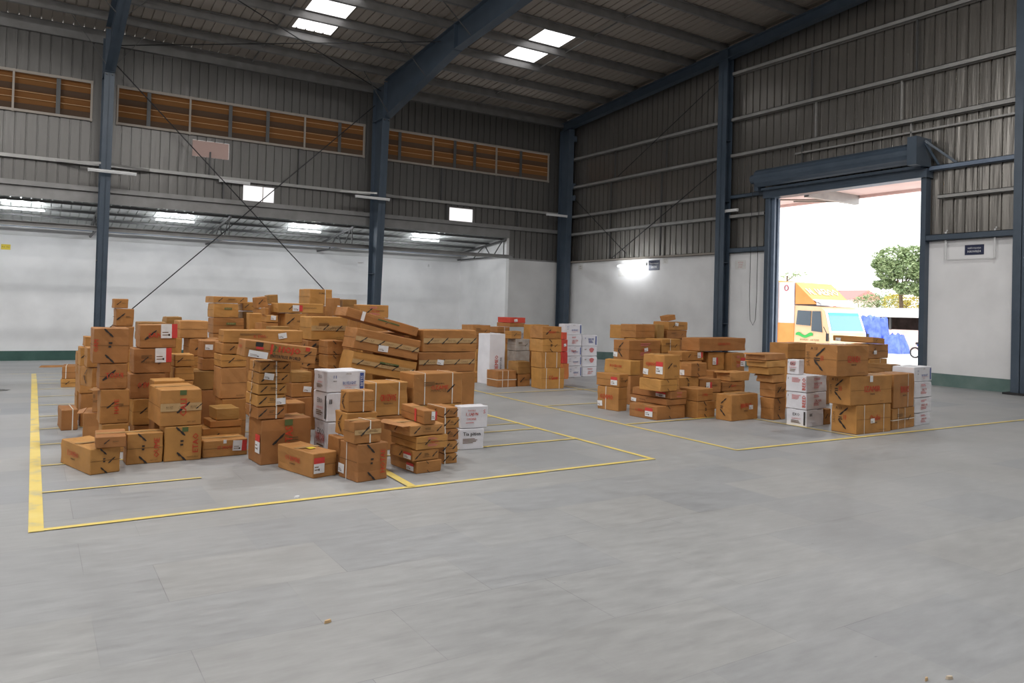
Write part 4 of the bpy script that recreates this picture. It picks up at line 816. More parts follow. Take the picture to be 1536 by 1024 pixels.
('I9',2,8.522,5.891,0.752,0.665,0.475,0.394,0,0,'slashL2 red=IZANDI blk2=MARINE', 'long red lettered brown carton, topmost, front of the door pile', 'carton', 'brown cartons of the door pile'),
('B3',0,2.901,8.554,0.0,0.212,0.294,0.741,2.0,0,'', 'plain brown carton, buried, two by two block, right half', 'carton', 'brown cartons of the left pile'),
('B3',1,2.896,8.554,0.745,0.202,0.294,0.157,2.0,0,'slash2', 'brown carton, lower, two by two block, right half', 'carton', 'brown cartons of the left pile'),
('B3',2,2.891,8.554,0.906,0.203,0.294,0.165,2.0,0,'slash2', 'brown carton, upper, two by two block, right half', 'carton', 'brown cartons of the left pile'),
('B2',0,2.775,8.884,0.0,0.234,0.294,0.717,2.0,0,'', 'plain brown carton, buried, two by two block beside the leaning cartons', 'carton', 'brown cartons of the left pile'),
('B2',1,2.77,8.884,0.721,0.229,0.294,0.161,2.0,0,'slash cut', 'brown carton, lowest, two by two block beside the leaning cartons', 'carton', 'brown cartons of the left pile'),
('B2',2,2.764,8.884,0.886,0.229,0.294,0.169,2.0,0,'slash cut', 'brown carton, second from bottom, two by two block beside the leaning cartons', 'carton', 'brown cartons of the left pile'),
('B2',3,2.795,8.884,1.058,0.464,0.414,0.279,2.0,0,'ink slash band', 'brown carton, topmost, two by two block beside the leaning cartons', 'carton', 'brown cartons of the left pile'),
('K2',0,1.565,9.129,0.0,0.281,0.294,0.482,2.0,0,'', 'plain brown carton, buried, dark stack behind the low stack', 'carton', 'brown cartons of the left pile'),
('K2',1,1.551,9.129,0.486,0.306,0.394,0.213,2.0,0,'dark', 'brown carton, lowest, dark stack behind the low stack', 'carton', 'brown cartons of the left pile'),
('K2',2,1.645,9.129,0.703,0.198,0.294,0.137,2.0,0,'', 'brown carton, second from bottom, dark stack behind the low stack', 'carton', 'brown cartons of the left pile'),
('K2',3,1.646,9.129,0.843,0.192,0.294,0.199,2.0,0,'labs', 'labelled brown carton, topmost, dark stack behind the low stack', 'carton', 'brown cartons of the left pile'),
('O2',0,0.311,9.857,0.0,0.166,0.444,0.234,3.0,0,'strapw', 'tall strapped brown carton, left edge of the left pile alone on the floor', 'carton', 'brown cartons of the left pile'),
('I10',0,9.807,5.93,0.0,0.642,0.314,0.282,6.0,0,'strapc ink', 'long strapped brown carton, lower, front right of the door pile', 'carton', 'brown cartons of the door pile'),
('I10',1,9.822,5.93,0.286,0.608,0.314,0.46,6.0,0,'red=IRAROS blk2=ENTER strapw', 'long strapped brown carton, upper, front right of the door pile', 'carton', 'brown cartons of the door pile'),
('R16',0,3.531,8.698,0.0,0.583,0.294,0.822,2.0,0,'', 'plain brown carton, buried, wedged behind the two leaning long cartons', 'carton', 'brown cartons of the left pile'),
('R16',1,3.503,8.698,0.826,0.593,0.314,0.343,2.0,0,'redink', 'brown carton, wedged behind the two leaning long cartons', 'carton', 'brown cartons of the left pile'),
('WR',0,10.515,6.026,0.0,0.479,0.314,0.171,6.0,0,'w redink', 'flat white carton, lowest, white stack of the door pile, right end', 'carton', 'white cartons of the door pile'),
('WR',1,10.492,6.026,0.175,0.544,0.314,0.211,6.0,0,'w redink', 'flat white carton, second from bottom, white stack of the door pile, right end', 'carton', 'white cartons of the door pile'),
('WR',2,10.484,6.026,0.391,0.544,0.314,0.22,6.0,0,'w redink', 'flat white carton, second from top, white stack of the door pile, right end', 'carton', 'white cartons of the door pile'),
('WR',3,10.477,6.026,0.614,0.544,0.314,0.211,6.0,0,'w ink', 'flat white carton, topmost, white stack of the door pile, right end', 'carton', 'white cartons of the door pile'),
('WD',0,8.861,6.567,0.0,0.436,0.304,0.229,6.0,0,'w inkL blk=BIE', 'white carton, lowest, white stack of the door pile, left', 'carton', 'white cartons of the door pile'),
('WD',1,8.854,6.567,0.233,0.506,0.31,0.229,6.0,0,'w redL2=BEED redink', 'white carton, second from bottom, white stack of the door pile, left', 'carton', 'white cartons of the door pile'),
('WD',2,8.846,6.567,0.466,0.523,0.31,0.229,6.0,0,'w redL2=BEEO redink', 'white carton, second from top, white stack of the door pile, left', 'carton', 'white cartons of the door pile'),
('WD',3,8.844,6.687,0.7,0.116,0.194,0.206,2.0,0,'w inkL redinkL', 'tall white carton, topmost, white stack of the door pile, left', 'carton', 'white cartons of the door pile'),
('K3',0,1.566,9.638,0.0,0.38,0.294,0.608,2.0,0,'', 'plain brown carton, buried lower, back stack behind the second tower', 'carton', 'brown cartons of the left pile'),
('K3',1,1.581,9.638,0.612,0.383,0.294,0.216,2.0,0,'', 'plain brown carton, buried upper, back stack behind the second tower', 'carton', 'brown cartons of the left pile'),
('K3',2,1.582,9.638,0.832,0.375,0.344,0.208,2.0,0,'slash', 'brown carton, lower, back stack behind the second tower', 'carton', 'brown cartons of the left pile'),
('K3',3,1.473,9.638,1.044,0.317,0.374,0.207,2.0,0,'lo', 'brown carton, upper, back stack behind the second tower', 'carton', 'brown cartons of the left pile'),
('BT',0,0.848,9.935,0.0,0.2,0.294,0.615,2.0,0,'', 'plain brown carton, buried lower, tower beside the left steel column', 'carton', 'brown cartons of the left pile'),
('BT',1,0.833,9.935,0.619,0.201,0.294,0.275,2.0,0,'', 'plain brown carton, buried upper, tower beside the left steel column', 'carton', 'brown cartons of the left pile'),
('BT',2,0.818,9.935,0.898,0.208,0.314,0.267,2.0,0,'labs', 'tall labelled brown carton, lowest, tower beside the left steel column', 'carton', 'brown cartons of the left pile'),
('BT',3,0.825,9.935,1.168,0.193,0.244,0.205,2.0,0,'slash', 'brown carton, second from bottom, tower beside the left steel column', 'carton', 'brown cartons of the left pile'),
('BT',4,0.801,9.935,1.377,0.156,0.244,0.111,2.0,0,'slash', 'brown carton, topmost, tower beside the left steel column', 'carton', 'brown cartons of the left pile'),
('O6',0,0.505,10.08,0.0,0.142,0.294,0.38,2.0,0,'', 'plain brown carton, buried, narrow stack at the left edge', 'carton', 'brown cartons of the left pile'),
('O6',1,0.488,10.08,0.384,0.148,0.314,0.311,2.0,0,'slash', 'tall brown carton, lowest, narrow stack at the left edge', 'carton', 'brown cartons of the left pile'),
('O6',2,0.485,10.08,0.699,0.136,0.294,0.219,2.0,0,'slash', 'tall brown carton, second from bottom, narrow stack at the left edge', 'carton', 'brown cartons of the left pile'),
('O6',3,0.528,10.08,0.922,0.087,0.294,0.119,2.0,0,'', 'tall brown carton, topmost, narrow stack at the left edge', 'carton', 'brown cartons of the left pile'),
('I5',0,9.329,6.624,0.0,0.168,0.294,0.218,5.0,0,'slash', 'tall brown carton, dark gap of the door pile beside the white stack', 'carton', 'brown cartons of the door pile'),
('R9',0,2.517,9.578,0.0,0.262,0.294,1.127,2.0,0,'', 'plain brown carton, buried, small front ridge box', 'carton', 'brown cartons of the left pile'),
('R9',1,2.515,9.578,1.131,0.228,0.244,0.062,2.0,0,'dark', 'flat brown carton, small front ridge box', 'carton', 'brown cartons of the left pile'),
('OB',0,1.132,10.261,0.0,0.321,0.294,0.742,2.0,0,'', 'plain brown carton, buried lower, low boxes behind the second tower', 'carton', 'brown cartons of the left pile'),
('OB',1,1.124,10.261,0.746,0.313,0.294,0.239,2.0,0,'', 'plain brown carton, buried upper, low boxes behind the second tower', 'carton', 'brown cartons of the left pile'),
('OB',2,1.103,10.261,0.99,0.312,0.294,0.223,2.0,0,'dark', 'brown carton, low boxes behind the second tower', 'carton', 'brown cartons of the left pile'),
('H24',0,8.303,7.367,0.0,0.62,0.274,0.368,5.0,0,'red=IJBERVI blk2=WAREN labs slashL', 'long labelled brown carton, front right corner of the centre pile', 'carton', 'brown cartons of the centre pile'),
('H12',0,7.354,7.851,0.0,0.599,0.53,0.194,5.0,0,'redL=C.BEROO labL2 slash2', 'flat red lettered brown carton, lowest, front of the centre pile', 'carton', 'brown cartons of the centre pile'),
('H12',1,7.533,7.851,0.198,0.42,0.736,0.081,5.0,0,'labsL slashL', 'flat labelled brown carton, second from bottom, front of the centre pile', 'carton', 'brown cartons of the centre pile'),
('H12',2,7.612,7.851,0.283,0.344,0.744,0.105,5.0,0,'labL labL2 redink', 'flat labelled brown carton, third from bottom, front of the centre pile', 'carton', 'brown cartons of the centre pile'),
('H12',3,7.411,7.851,0.392,0.359,0.406,0.169,5.0,0,'slash2', 'brown carton, second from top, front of the centre pile', 'carton', 'brown cartons of the centre pile'),
('H12',4,7.475,7.851,0.565,0.33,0.414,0.337,4.0,0,'redL=OJANGO labL labsL slash', 'labelled brown carton, topmost, front of the centre pile', 'carton', 'brown cartons of the centre pile'),
('O7',0,0.49,10.638,0.0,0.073,0.294,0.562,2.0,0,'', 'plain brown carton, buried, strapped box peeking out at the left edge', 'carton', 'brown cartons of the left pile'),
('O7',1,0.482,10.638,0.566,0.069,0.294,0.263,2.0,0,'strap', 'tall strapped brown carton, strapped box peeking out at the left edge', 'carton', 'brown cartons of the left pile'),
('I1',0,9.006,7.219,0.0,0.296,0.233,0.31,5.0,0,'slash2', 'brown carton, lowest, left end of the door pile', 'carton', 'brown cartons of the door pile'),
('I1',1,9.028,7.219,0.314,0.278,0.262,0.214,5.0,0,'slash ink', 'brown carton, second from bottom, left end of the door pile', 'carton', 'brown cartons of the door pile'),
('I1',2,8.981,7.219,0.532,0.3,0.295,0.111,4.0,0,'torn', 'flat battered brown carton, third from bottom, left end of the door pile', 'carton', 'brown cartons of the door pile'),
('I1',3,8.878,7.219,0.648,0.404,0.344,0.103,5.0,0,'', 'flat brown carton, fourth from bottom, left end of the door pile', 'carton', 'brown cartons of the door pile'),
('I1',4,8.832,7.219,0.754,0.473,0.344,0.096,4.0,0,'torn', 'flat battered brown carton, second from top, left end of the door pile', 'carton', 'brown cartons of the door pile'),
('I1',5,8.814,7.219,0.854,0.531,0.344,0.095,7.0,0,'torn', 'flat battered brown carton, topmost, left end of the door pile', 'carton', 'brown cartons of the door pile'),
('R8',0,2.435,9.975,0.0,0.298,0.294,0.915,2.0,0,'', 'plain brown carton, buried lower, low ridge boxes in the middle', 'carton', 'brown cartons of the left pile'),
('R8',1,2.428,9.975,0.919,0.304,0.294,0.217,2.0,0,'', 'plain brown carton, buried upper, low ridge boxes in the middle', 'carton', 'brown cartons of the left pile'),
('R8',2,2.492,9.975,1.14,0.219,0.294,0.09,3.0,0,'', 'flat brown carton, lowest, low ridge boxes in the middle', 'carton', 'brown cartons of the left pile'),
('R8',3,2.556,9.975,1.235,0.15,0.244,0.091,2.0,0,'labs redt=ITM', 'labelled brown carton, second from bottom, low ridge boxes in the middle', 'carton', 'brown cartons of the left pile'),
('R8',4,2.536,9.975,1.33,0.047,0.194,0.09,2.0,0,'', 'tall brown carton, topmost, low ridge boxes in the middle', 'carton', 'brown cartons of the left pile'),
('R12',0,3.518,9.541,0.0,0.116,0.294,1.022,2.0,0,'', 'plain brown carton, buried, ridge right of the broad printed carton', 'carton', 'brown cartons of the left pile'),
('R12',1,3.509,9.541,1.026,0.105,0.294,0.283,2.0,0,'', 'tall brown carton, ridge right of the broad printed carton', 'carton', 'brown cartons of the left pile'),
('H16',0,8.032,7.748,0.0,0.393,0.344,0.242,5.0,0,'slash2', 'brown carton, lower, front of the centre pile, between the broad cartons', 'carton', 'brown cartons of the centre pile'),
('H16',1,8.033,7.748,0.246,0.339,0.344,0.175,5.0,0,'redt=CMN', 'brown carton, upper, front of the centre pile, between the broad cartons', 'carton', 'brown cartons of the centre pile'),
('I16',0,11.137,6.725,0.0,0.363,0.294,0.656,5.0,0,'', 'plain brown carton, buried, back of the door pile, right', 'carton', 'brown cartons of the door pile'),
('I16',1,11.063,6.725,0.66,0.308,0.394,0.134,5.0,0,'dark', 'brown carton, back of the door pile, right', 'carton', 'brown cartons of the door pile'),
('OC',0,1.496,10.73,0.0,0.199,0.294,0.704,2.0,0,'', 'plain brown carton, buried lower, small box on the ridge behind the towers', 'carton', 'brown cartons of the left pile'),
('OC',1,1.485,10.73,0.708,0.193,0.294,0.341,2.0,0,'', 'plain brown carton, buried upper, small box on the ridge behind the towers', 'carton', 'brown cartons of the left pile'),
('OC',2,1.478,10.73,1.053,0.192,0.294,0.22,3.0,0,'dark', 'brown carton, small box on the ridge behind the towers', 'carton', 'brown cartons of the left pile'),
('R4',0,2.442,10.357,0.0,0.2,0.268,0.893,2.0,0,'', 'plain brown carton, buried lower, ridge in front, right of the left peak', 'carton', 'brown cartons of the left pile'),
('R4',1,2.435,10.357,0.897,0.189,0.294,0.225,2.0,0,'', 'plain brown carton, buried upper, ridge in front, right of the left peak', 'carton', 'brown cartons of the left pile'),
('R4',2,2.428,10.357,1.126,0.166,0.294,0.216,-6.0,0,'tape', 'tall brown carton, ridge in front, right of the left peak', 'carton', 'brown cartons of the left pile'),
('R5',0,2.639,10.677,0.0,0.154,0.294,0.965,2.0,0,'', 'plain brown carton, buried lower, tilted on the ridge left of the labelled long carton', 'carton', 'brown cartons of the left pile'),
('R5',1,2.625,10.677,0.969,0.146,0.294,0.434,2.0,0,'', 'plain brown carton, buried upper, tilted on the ridge left of the labelled long carton', 'carton', 'brown cartons of the left pile'),
('R5',2,2.612,10.677,1.407,0.151,0.244,0.151,3.0,-7.0,'slash', 'brown carton, tilted on the ridge left of the labelled long carton', 'carton', 'brown cartons of the left pile'),
('I13',0,11.199,7.168,0.0,0.575,0.294,0.627,5.0,0,'', 'plain brown carton, buried, back right of the door pile', 'carton', 'brown cartons of the door pile'),
('I13',1,11.21,7.168,0.631,0.547,0.394,0.216,5.0,0,'strap', 'flat strapped brown carton, lowest, back right of the door pile', 'carton', 'brown cartons of the door pile'),
('I13',2,11.167,7.168,0.851,0.631,0.394,0.227,5.0,0,'slash labs', 'flat labelled brown carton, second from bottom, back right of the door pile', 'carton', 'brown cartons of the door pile'),
('I13',3,11.27,7.168,1.105,0.312,0.744,0.091,-3.0,4.0,'labsL slash', 'flat labelled brown carton, topmost, back right of the door pile', 'carton', 'brown cartons of the door pile'),
('R10',0,2.864,10.465,0.0,0.407,0.294,0.885,2.0,0,'', 'plain brown carton, buried lower, middle of the ridge under the labelled long carton', 'carton', 'brown cartons of the left pile'),
('R10',1,2.857,10.465,0.889,0.397,0.294,0.223,2.0,0,'', 'plain brown carton, buried upper, middle of the ridge under the labelled long carton', 'carton', 'brown cartons of the left pile'),
('R10',2,2.931,10.465,1.116,0.305,0.394,0.233,2.0,0,'slash', 'brown carton, lower, middle of the ridge under the labelled long carton', 'carton', 'brown cartons of the left pile'),
('R10',3,2.832,10.465,1.353,0.639,0.344,0.134,2.0,0,'lab2 slash tape', 'flat labelled brown carton, upper, middle of the ridge under the labelled long carton', 'carton', 'brown cartons of the left pile'),
('H14',0,8.288,8.378,0.0,0.354,0.314,0.267,4.0,0,'slash', 'brown carton, lowest, right of the leaning carton', 'carton', 'brown cartons of the centre pile'),
('H14',1,8.287,8.378,0.271,0.454,0.314,0.252,4.0,0,'slash2', 'brown carton, second from bottom, right of the leaning carton', 'carton', 'brown cartons of the centre pile'),
('H14',2,8.531,8.378,0.527,0.37,0.208,0.208,4.0,0,'labsL slash2', 'labelled brown carton, topmost, right of the leaning carton', 'carton', 'brown cartons of the centre pile'),
('H1',0,7.445,8.779,0.0,0.202,0.438,0.354,8,0,'strapL redL=OZAMO labsL', 'tall strapped brown carton, lower, left front of the centre pile', 'carton', 'brown cartons of the centre pile'),
('H1',1,7.452,8.779,0.358,0.207,0.468,0.195,8,0,'labL ink', 'labelled brown carton, upper, left front of the centre pile', 'carton', 'brown cartons of the centre pile'),
('H18',0,8.797,8.428,0.0,0.506,0.294,0.253,5.0,0,'', 'plain brown carton, buried, narrow stack right of the centre', 'carton', 'brown cartons of the centre pile'),
('H18',1,8.776,8.428,0.257,0.521,0.314,0.213,5.0,0,'lab2 slash', 'flat labelled brown carton, narrow stack right of the centre', 'carton', 'brown cartons of the centre pile'),
('R1',0,2.115,10.968,0.0,0.413,0.294,0.678,2.0,0,'', 'plain brown carton, buried lower, left peak of the ridge', 'carton', 'brown cartons of the left pile'),
('R1',1,2.103,10.968,0.682,0.408,0.294,0.36,2.0,0,'', 'plain brown carton, buried upper, left peak of the ridge', 'carton', 'brown cartons of the left pile'),
('R1',2,2.097,10.968,1.046,0.415,0.314,0.214,2.0,0,'grnt', 'brown carton, lowest, left peak of the ridge', 'carton', 'brown cartons of the left pile'),
('R1',3,2.099,10.968,1.264,0.333,0.374,0.196,2.0,0,'grnt', 'brown carton, second from bottom, left peak of the ridge', 'carton', 'brown cartons of the left pile'),
('R1',4,2.092,10.968,1.464,0.463,0.494,0.091,2.0,0,'cut tapeb', 'flat brown carton, topmost, left peak of the ridge', 'carton', 'brown cartons of the left pile'),
('R15',0,4.001,10.395,0.0,0.445,0.294,0.884,2.0,0,'', 'plain brown carton, buried lower, right end of the ridge', 'carton', 'brown cartons of the left pile'),
('R15',1,3.988,10.395,0.888,0.438,0.294,0.416,2.0,0,'', 'plain brown carton, buried upper, right end of the ridge', 'carton', 'brown cartons of the left pile'),
('R15',2,3.962,10.395,1.308,0.445,0.294,0.186,-4.0,0,'redink slash', 'brown carton, right end of the ridge', 'carton', 'brown cartons of the left pile'),
('H23',0,9.371,8.48,0.0,0.472,0.294,0.258,4.0,0,'', 'plain brown carton, buried, low cartons behind the front right box', 'carton', 'brown cartons of the centre pile'),
('H23',1,9.336,8.48,0.262,0.514,0.294,0.151,4.0,0,'slash red=GROTI', 'flat red lettered brown carton, lower, low cartons behind the front right box', 'carton', 'brown cartons of the centre pile'),
('H23',2,9.515,8.48,0.417,0.513,0.294,0.151,4.0,0,'torn', 'flat battered brown carton, upper, low cartons behind the front right box', 'carton', 'brown cartons of the centre pile'),
('R5b',0,2.86,10.901,0.0,0.131,0.294,0.954,2.0,0,'', 'plain brown carton, buried lower, small tilted carton on the ridge behind the labelled long carton', 'carton', 'brown cartons of the left pile'),
('R5b',1,2.844,10.901,0.958,0.124,0.294,0.503,2.0,0,'', 'plain brown carton, buried upper, small tilted carton on the ridge behind the labelled long carton', 'carton', 'brown cartons of the left pile'),
('R5b',2,2.835,10.901,1.465,0.124,0.244,0.127,3.0,-7.0,'dark', 'brown carton, small tilted carton on the ridge behind the labelled long carton', 'carton', 'brown cartons of the left pile'),
('R13',0,3.674,10.592,0.0,0.116,0.294,1.065,2.0,0,'', 'plain brown carton, buried lower, ridge right of the highest peak', 'carton', 'brown cartons of the left pile'),
('R13',1,3.662,10.592,1.069,0.098,0.294,0.244,2.0,0,'', 'plain brown carton, buried upper, ridge right of the highest peak', 'carton', 'brown cartons of the left pile'),
('R13',2,3.653,10.592,1.317,0.098,0.344,0.263,2.0,0,'labs', 'tall labelled brown carton, ridge right of the highest peak', 'carton', 'brown cartons of the left pile'),
('H21',0,9.48,8.804,0.0,0.356,0.294,0.187,4.0,0,'', 'plain brown carton, buried, small cartons behind the front right box', 'carton', 'brown cartons of the centre pile'),
('H21',1,9.474,8.804,0.191,0.356,0.294,0.192,4.0,0,'', 'brown carton, lower, small cartons behind the front right box', 'carton', 'brown cartons of the centre pile'),
('H21',2,9.468,8.804,0.387,0.355,0.294,0.171,4.0,0,'slash', 'brown carton, upper, small cartons behind the front right box', 'carton', 'brown cartons of the centre pile'),
('I7',0,10.38,8.063,0.0,1.28,0.294,0.795,5.0,0,'', 'plain brown carton, buried, behind the white stack of the door pile', 'carton', 'brown cartons of the door pile'),
('I7',1,10.372,8.063,0.799,0.835,0.344,0.255,5.0,0,'labs', 'flat labelled brown carton, behind the white stack of the door pile', 'carton', 'brown cartons of the door pile'),
('R3',0,2.575,11.315,0.0,0.349,0.294,0.838,2.0,0,'', 'plain brown carton, buried lower, back of the ridge right of the left peak', 'carton', 'brown cartons of the left pile'),
('R3',1,2.567,11.315,0.842,0.263,0.294,0.254,2.0,0,'', 'plain brown carton, buried upper, back of the ridge right of the left peak', 'carton', 'brown cartons of the left pile'),
('R3',2,2.559,11.315,1.1,0.263,0.294,0.254,2.0,0,'dark', 'brown carton, lower, back of the ridge right of the left peak', 'carton', 'brown cartons of the left pile'),
('R3',3,2.555,11.315,1.358,0.231,0.294,0.13,1.0,0,'slash', 'brown carton, upper, back of the ridge right of the left peak', 'carton', 'brown cartons of the left pile'),
('H3',0,8.158,9.333,0.0,0.229,0.294,0.467,4.0,0,'', 'plain brown carton, buried, left of the centre pile, second row', 'carton', 'brown cartons of the centre pile'),
('H3',1,8.151,9.333,0.471,0.225,0.62,0.231,4.0,0,'redL=KOSBON blkL2=MARKE', 'long red lettered brown carton, left of the centre pile, second row', 'carton', 'brown cartons of the centre pile'),
('H19',0,9.721,9.144,0.0,0.425,0.294,0.535,4.0,0,'', 'plain brown carton, buried, stack under the long lettered carton, middle', 'carton', 'brown cartons of the centre pile'),
('H19',1,9.711,9.144,0.539,0.421,0.314,0.301,4.0,0,'lab2', 'labelled brown carton, stack under the long lettered carton, middle', 'carton', 'brown cartons of the centre pile'),
('R11',0,3.47,11.144,0.0,0.388,0.294,0.844,2.0,0,'', 'plain brown carton, buried lower, highest peak of the ridge', 'carton', 'brown cartons of the left pile'),
('R11',1,3.452,11.144,0.848,0.394,0.294,0.607,2.0,0,'', 'plain brown carton, buried upper, highest peak of the ridge', 'carton', 'brown cartons of the left pile'),
('R11',2,3.474,11.144,1.458,0.348,0.49,0.248,2.0,0,'blkt=FOREL strapw', 'strapped brown carton, highest peak of the ridge', 'carton', 'brown cartons of the left pile'),
('H25',0,9.055,9.088,0.0,0.487,0.294,0.707,4.0,0,'', 'plain brown carton, buried, stack under the long lettered carton, left', 'carton', 'brown cartons of the centre pile'),
('H25',1,9.035,9.088,0.711,0.545,0.314,0.149,4.0,0,'lab slash', 'flat labelled brown carton, lower, stack under the long lettered carton, left', 'carton', 'brown cartons of the centre pile'),
('H25',2,9.425,9.088,0.864,1.241,0.388,0.22,4.0,0,'red=OHOROTO long', 'flat red lettered brown carton, upper, stack under the long lettered carton, left', 'carton', 'brown cartons of the centre pile'),
('H20',0,10.186,9.049,0.0,0.368,0.294,0.511,4.0,0,'', 'plain brown carton, buried, stack under the long lettered carton, right', 'carton', 'brown cartons of the centre pile'),
('H20',1,10.176,9.049,0.515,0.365,0.314,0.316,4.0,0,'lab redink', 'labelled brown carton, stack under the long lettered carton, right', 'carton', 'brown cartons of the centre pile'),
('R14',0,3.987,11.118,0.0,0.246,0.294,1.044,2.0,0,'', 'plain brown carton, buried lower, ridge box before the middle column', 'carton', 'brown cartons of the left pile'),
('R14',1,3.976,11.118,1.048,0.235,0.294,0.329,2.0,0,'', 'plain brown carton, buried upper, ridge box before the middle column', 'carton', 'brown cartons of the left pile'),
('R14',2,3.97,11.118,1.381,0.222,0.344,0.187,-6.0,0,'dark', 'brown carton, ridge box before the middle column', 'carton', 'brown cartons of the left pile'),
('H4',0,8.556,9.831,0.0,0.67,0.294,0.671,4.0,0,'', 'plain brown carton, buried, back left of the centre pile', 'carton', 'brown cartons of the centre pile'),
('H4',1,8.545,9.831,0.675,0.774,0.382,0.333,4.0,0,'labsL labs redink slashL', 'long labelled brown carton, back left of the centre pile', 'carton', 'brown cartons of the centre pile'),
('H6c',0,9.361,9.9,0.0,0.474,0.294,0.783,4.0,0,'', 'plain brown carton, buried, middle of the centre pile behind the leaning carton', 'carton', 'brown cartons of the centre pile'),
('H6c',1,9.353,9.9,0.787,0.482,0.394,0.241,4.0,0,'strap ink', 'strapped brown carton, middle of the centre pile behind the leaning carton', 'carton', 'brown cartons of the centre pile'),
('H5b',0,9.182,10.376,0.0,0.628,0.294,0.743,4.0,0,'', 'plain brown carton, buried lower, top of the centre pile', 'carton', 'brown cartons of the centre pile'),
('H5b',1,9.174,10.376,0.747,0.62,0.294,0.271,4.0,0,'', 'plain brown carton, buried upper, top of the centre pile', 'carton', 'brown cartons of the centre pile'),
('H5b',2,9.166,10.376,1.021,0.496,0.394,0.247,4.0,0,'tape', 'brown carton, top of the centre pile', 'carton', 'brown cartons of the centre pile'),
('H5',0,9.424,10.815,0.0,0.812,0.194,0.712,4.0,0,'', 'plain brown carton, buried lower, top left of the centre pile', 'carton', 'brown cartons of the centre pile'),
('H5',1,9.415,10.815,0.716,0.804,0.194,0.268,4.0,0,'', 'plain brown carton, buried upper, top left of the centre pile', 'carton', 'brown cartons of the centre pile'),
('H5',2,9.278,10.815,0.988,0.241,0.394,0.255,4.0,0,'strap', 'strapped brown carton, top left of the centre pile', 'carton', 'brown cartons of the centre pile'),
('H5c',0,9.85,10.522,0.0,0.241,0.294,0.727,4.0,0,'', 'plain brown carton, buried lower, top of the centre pile beside the tape-sealed carton', 'carton', 'brown cartons of the centre pile'),
('H5c',1,9.84,10.522,0.731,0.233,0.294,0.28,4.0,0,'', 'plain brown carton, buried upper, top of the centre pile beside the tape-sealed carton', 'carton', 'brown cartons of the centre pile'),
('H5c',2,9.807,10.522,1.015,0.205,0.394,0.255,4.0,0,'dark', 'brown carton, top of the centre pile beside the tape-sealed carton', 'carton', 'brown cartons of the centre pile'),
('H6',0,10.134,10.539,0.0,0.548,0.294,0.723,4.0,0,'', 'plain brown carton, buried lower, right top of the centre pile', 'carton', 'brown cartons of the centre pile'),
('H6',1,10.091,10.539,0.727,0.557,0.294,0.271,4.0,0,'', 'plain brown carton, buried upper, right top of the centre pile', 'carton', 'brown cartons of the centre pile'),
('H6',2,10.086,10.539,1.003,0.555,0.394,0.158,4.0,0,'ink', 'flat brown carton, lowest, right top of the centre pile', 'carton', 'brown cartons of the centre pile'),
('H6',3,10.115,10.539,1.165,0.538,0.394,0.159,4.0,0,'labs slash', 'flat labelled brown carton, second from bottom, right top of the centre pile', 'carton', 'brown cartons of the centre pile'),
('H6',4,10.095,10.539,1.328,0.193,0.244,0.096,-8.0,-12.0,'', 'brown carton, topmost, right top of the centre pile', 'carton', 'brown cartons of the centre pile'),
('G8',0,8.092,11.768,0.0,0.509,0.4,0.389,-5,0,'strap2 red=C.Gorow', 'strapped brown carton, lowest, strapped stack of the middle group', 'carton', 'brown cartons of the middle back group'),
('G8',1,8.082,11.768,0.393,0.434,0.403,0.295,-5,0,'strap2', 'strapped brown carton, second from bottom, strapped stack of the middle group', 'carton', 'brown cartons of the middle back group'),
('G8',2,8.105,11.768,0.692,0.419,0.51,0.245,-5,0,'slash3', 'brown carton, second from top, strapped stack of the middle group', 'carton', 'brown cartons of the middle back group'),
('G8',3,8.097,11.768,0.941,0.419,0.511,0.233,-5,0,'slash red=MARIO', 'red lettered brown carton, topmost, strapped stack of the middle group', 'carton', 'brown cartons of the middle back group'),
('O1',0,0.434,14.535,0.0,0.272,0.494,0.138,-4.0,0,'slash', 'brown carton, lower, far left edge of the left pile', 'carton', 'brown cartons of the left pile'),
('O1',1,0.447,14.535,0.142,0.264,0.494,0.204,-4.0,0,'strap2', 'strapped brown carton, upper, far left edge of the left pile', 'carton', 'brown cartons of the left pile'),
('G5',0,7.455,12.278,0.0,0.426,0.394,0.31,2.0,0,'strapc', 'strapped brown carton, front of the middle group, left', 'carton', 'brown cartons of the middle back group'),
('G6',0,7.934,12.312,0.0,0.289,0.344,0.233,2.0,0,'slash', 'brown carton, lower, front of the middle group, centre', 'carton', 'brown cartons of the middle back group'),
('G6',1,7.919,12.312,0.237,0.297,0.344,0.239,2.0,0,'dark', 'brown carton, upper, front of the middle group, centre', 'carton', 'brown cartons of the middle back group'),
('G2',0,7.57,12.805,0.0,0.389,0.394,0.99,6.0,0,'w redV2=OIEMEO', 'tall white carton, middle group between the piles', 'carton', 'white cartons of the middle back group'),
('R23',0,7.216,13.222,0.0,0.535,0.394,0.196,1.0,0,'slash2', 'flat brown carton, flat carton right of the left pile, on floor', 'carton', 'brown cartons of the left pile'),
('G1',0,7.765,13.657,0.0,0.342,0.444,0.16,3.0,0,'slash', 'brown carton, lowest, brown tower left of the tall white carton', 'carton', 'brown cartons of the middle back group'),
('G1',1,7.757,13.657,0.164,0.343,0.485,0.229,3.0,0,'slash redink', 'brown carton, second from bottom, brown tower left of the tall white carton', 'carton', 'brown cartons of the middle back group'),
('G1',2,7.75,13.657,0.397,0.343,0.512,0.243,3.0,0,'slash', 'brown carton, third from bottom, brown tower left of the tall white carton', 'carton', 'brown cartons of the middle back group'),
('G1',3,7.71,13.657,0.644,0.393,0.485,0.256,3.0,0,'slash labs', 'labelled brown carton, second from top, brown tower left of the tall white carton', 'carton', 'brown cartons of the middle back group'),
